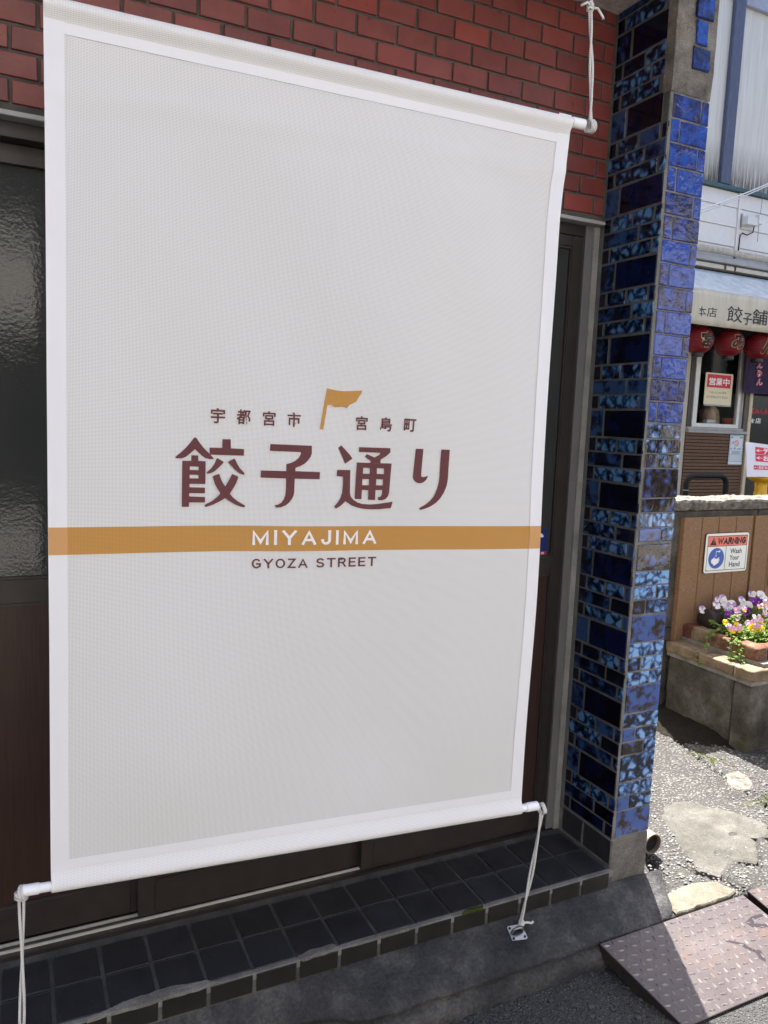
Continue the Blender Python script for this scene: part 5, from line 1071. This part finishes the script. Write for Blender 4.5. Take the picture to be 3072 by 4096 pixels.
# hoop barrier, tilted board on yellow pedestal
def hoop_pts():
    xa, xb, zt_, r = 4.912, 5.366, .972, .075; p = [(xa, 2.6, -.17), (xa, 2.6, zt_-r)]
    p += [(xa+r-r*math.cos(R(a)), 2.6, zt_-r+r*math.sin(R(a))) for a in range(15, 91, 15)]+[(xb-r+r*math.sin(R(a)), 2.6, zt_-r+r*math.cos(R(a))) for a in range(0, 91, 15)]; return p+[(xb, 2.6, -.17)]
hp = MB().tube(hoop_pts(), .0225, 14).obj('hoop_barrier', 'rail_black', None, smooth=True); tag(hp, 'black tubular hoop barrier standing before the bamboo slats', 'barrier')
MB().lathe([(.0232, .853), (.0232, .861)], (4.912, 2.6, 0), 14).obj('band', 'stainless', hp)
pd = thing('yellow_pedestal', (5.79, 2.6, -.12), 'yellow pedestal with wide bowl top and small handles under the white notice board', 'pedestal')
MB().lathe([(.040, -.17), (.105, -.165), (.105, -.13), (.075, -.10), (.058, .0), (.046, .35), (.058, .62), (.062, .75), (.056, .80), (.047, .90), (.054, .918), (.098, .935), (.120, .955), (.122, .964), (.02, .966)], (5.79, 2.6, 0), 32).obj('stand', 'pedestal_yellow', pd, smooth=False)
for s_ in (-1, 1): MB().tube([(5.79+s_*q, 2.6, z) for q, z in ((.048, .905), (.070, .922), (.076, .90), (.068, .870), (.058, .848), (.053, .838))], .006, 6).obj('handle', 'pedestal_yellow', pd, smooth=True)
nb = thing('notice_board', (5.75, 2.55, .968), 'tilted white notice board with red strips and arrows, on the yellow pedestal', 'notice board')
BT = [Vector((5.577, 2.615, 1.258)), Vector((6.05, 2.615, 1.225)), Vector((5.99, 2.52, .972)), Vector((5.512, 2.52, .972))]
def NB(off): 
    n_ = (BT[1]-BT[0]).cross(BT[3]-BT[0]).normalized(); n_ = n_ if n_.y < 0 else -n_
    return lambda u, w: tuple(BT[3].lerp(BT[2], u).lerp(BT[0].lerp(BT[1], u), w)+n_*off)
mb = MB(); mb.v = [NB(0)(u, w) for u, w in ((0, 0), (1, 0), (1, 1), (0, 1))]+[NB(-.010)(u, w) for u, w in ((0, 0), (1, 0), (1, 1), (0, 1))]; mb.f = [[0, 1, 2, 3], [7, 6, 5, 4], [0, 4, 5, 1], [1, 5, 6, 2], [2, 6, 7, 3], [3, 7, 4, 0]]; mb.obj('board', 'board_white', nb, fix=True)
for z0, z1, ua in ((.675, .885, .225), (.455, .663, .225), (.215, .335, .17)): poly([rect(ua, z0, 1.0, z1)], 'sign_red', nb, NB(.0012), 'printed_strip')
for s_, bb in (('←', (.24, .74, .40, .82)), ('テ', (.42, .70, .58, .86)), ('←', (.24, .52, .40, .60)), ('お', (.42, .48, .56, .64)), ('並', (.58, .48, .72, .645)), ('←1名様のみお', (.18, .235, .66, .315))): text(s_, 'white_ink', nb, NB(.0024), bb, .02)

# person behind the shop window, seen from behind
pr_ = thing('person', (6.91, 4.22, .5), 'person with long blonde hair and grey shirt, sitting behind the shop window', 'person')
me = bpy.data.meshes.new('body'); J = [((6.68, 4.42, .62), .13), ((6.68, 4.42, .92), .115), ((6.675, 4.42, 1.18), .135), ((6.67, 4.41, 1.30), .10), ((6.66, 4.39, 1.36), .052), ((6.645, 4.375, 1.43), .050), ((6.635, 4.365, 1.50), .085), ((6.63, 4.365, 1.575), .082),
     ((6.86, 4.42, 1.26), .058), ((6.92, 4.36, 1.05), .046), ((6.86, 4.20, 1.10), .036), ((6.81, 4.15, 1.12), .026), ((6.49, 4.40, 1.26), .058), ((6.43, 4.33, 1.14), .046), ((6.47, 4.20, 1.36), .036), ((6.49, 4.16, 1.41), .028)]
me.from_pydata([j[0] for j in J], [(0, 1), (1, 2), (2, 3), (3, 4), (4, 5), (5, 6), (6, 7), (2, 8), (8, 9), (9, 10), (10, 11), (2, 12), (12, 13), (13, 14), (14, 15)], [])
bo = link('body', me, pr_, (.250, -.15, -.004)); sk_ = bo.modifiers.new('skin', 'SKIN'); bo.modifiers.new('smooth', 'SUBSURF').levels = 2
for v, (c_, r_) in zip(me.skin_vertices[0].data, J): v.radius = (r_, r_)
me.skin_vertices[0].data[0].use_root = True; me.materials.append(M['skin'])
dg = bpy.context.evaluated_depsgraph_get(); m2 = bpy.data.meshes.new_from_object(bo.evaluated_get(dg)); bo.modifiers.clear(); bo.data = m2; m2.materials.clear(); m2.materials.append(M['skin']); m2.materials.append(M['shirt_grey'])
for p in m2.polygons: p.use_smooth = True; p.material_index = 1 if (p.center.z < 1.345 and not (p.center.y < 4.26)) else 0
hr = MB(); n_ = 40
for j in range(14):
    t_ = j/13; z = 1.638-.23*t_; rr = .094*math.sin(min(1, t_*2.6)*math.pi/2)*(1+.12*t_)
    for k in range(n_): a = 2*math.pi*k/n_; q = 1+.05*math.sin(k*2.7)+.04*math.sin(k*5.1+j*.4); hr.v.append((6.905+.035*t_+rr*q*math.cos(a), 4.22+rr*q*math.sin(a)*.95, z-.035*(math.cos(a-.5) > .2)*t_+.008*math.sin(k*3.3)*t_))
for j in range(13):
    for k in range(n_): hr.f.append([j*n_+k, (j+1)*n_+k, (j+1)*n_+(k+1) % n_, j*n_+(k+1) % n_])
hr.f.append(list(range(n_))); hr.obj('hair', 'blonde_hair', pr_, smooth=True)
tag(MB().box(6.700, 6.838, 4.050, 4.095, 1.4055, 1.458).obj('white_box', 'sign_white', None, bevel=.003), 'small white box on the counter inside the shop window', 'box')
tag(MB().lathe([(.055, 1.4055), (.066, 1.41), (.072, 1.486), (.066, 1.486), (.055, 1.42)], (7.120, 4.12, 0), 24).obj('orange_tub', 'orange_plastic', None, smooth=True), 'orange tub on the counter inside the shop window', 'tub')

# ================================================================== STREET SIDE BEHIND THE CAMERA (lights and mirrors only)
for i, (xa, xb, h, mt) in enumerate(((-14, -5.2, 5.4, 'opposite_wall_grey'), (-5, 1.6, 6.2, 'opposite_wall'), (1.9, 8.0, 4.6, 'opposite_wall_grey'), (8.3, 18, 5.8, 'opposite_wall'))):
    yb = -5.5-.3*(i % 2); o = struct(MB().box(xa, xb, yb-5, yb, -.19, h).obj('opposite_house', mt)); mb = MB()
    MB().box(xa-.2, xb+.2, yb-5, yb+.45, h+.003, h+.2).obj('roof', 'roof_sheet', o)
    n_ = int((xb-xa)/2.4)
    for k in range(n_):
        x = xa+(k+.5)*(xb-xa)/n_
        for z0, z1 in ((.3, 2.1), (2.9, 4.3)):
            if z1 < h-.3:
                w_ = MB().box(x-.9, x+.9, yb+.002, yb+.04, z0, z1).obj('window', 'window_white', o); MB().box(x-.84, x+.84, yb+.0405, yb+.044, z0+.06, z1-.06).obj('glass_pane', 'door_glass_dark', w_)
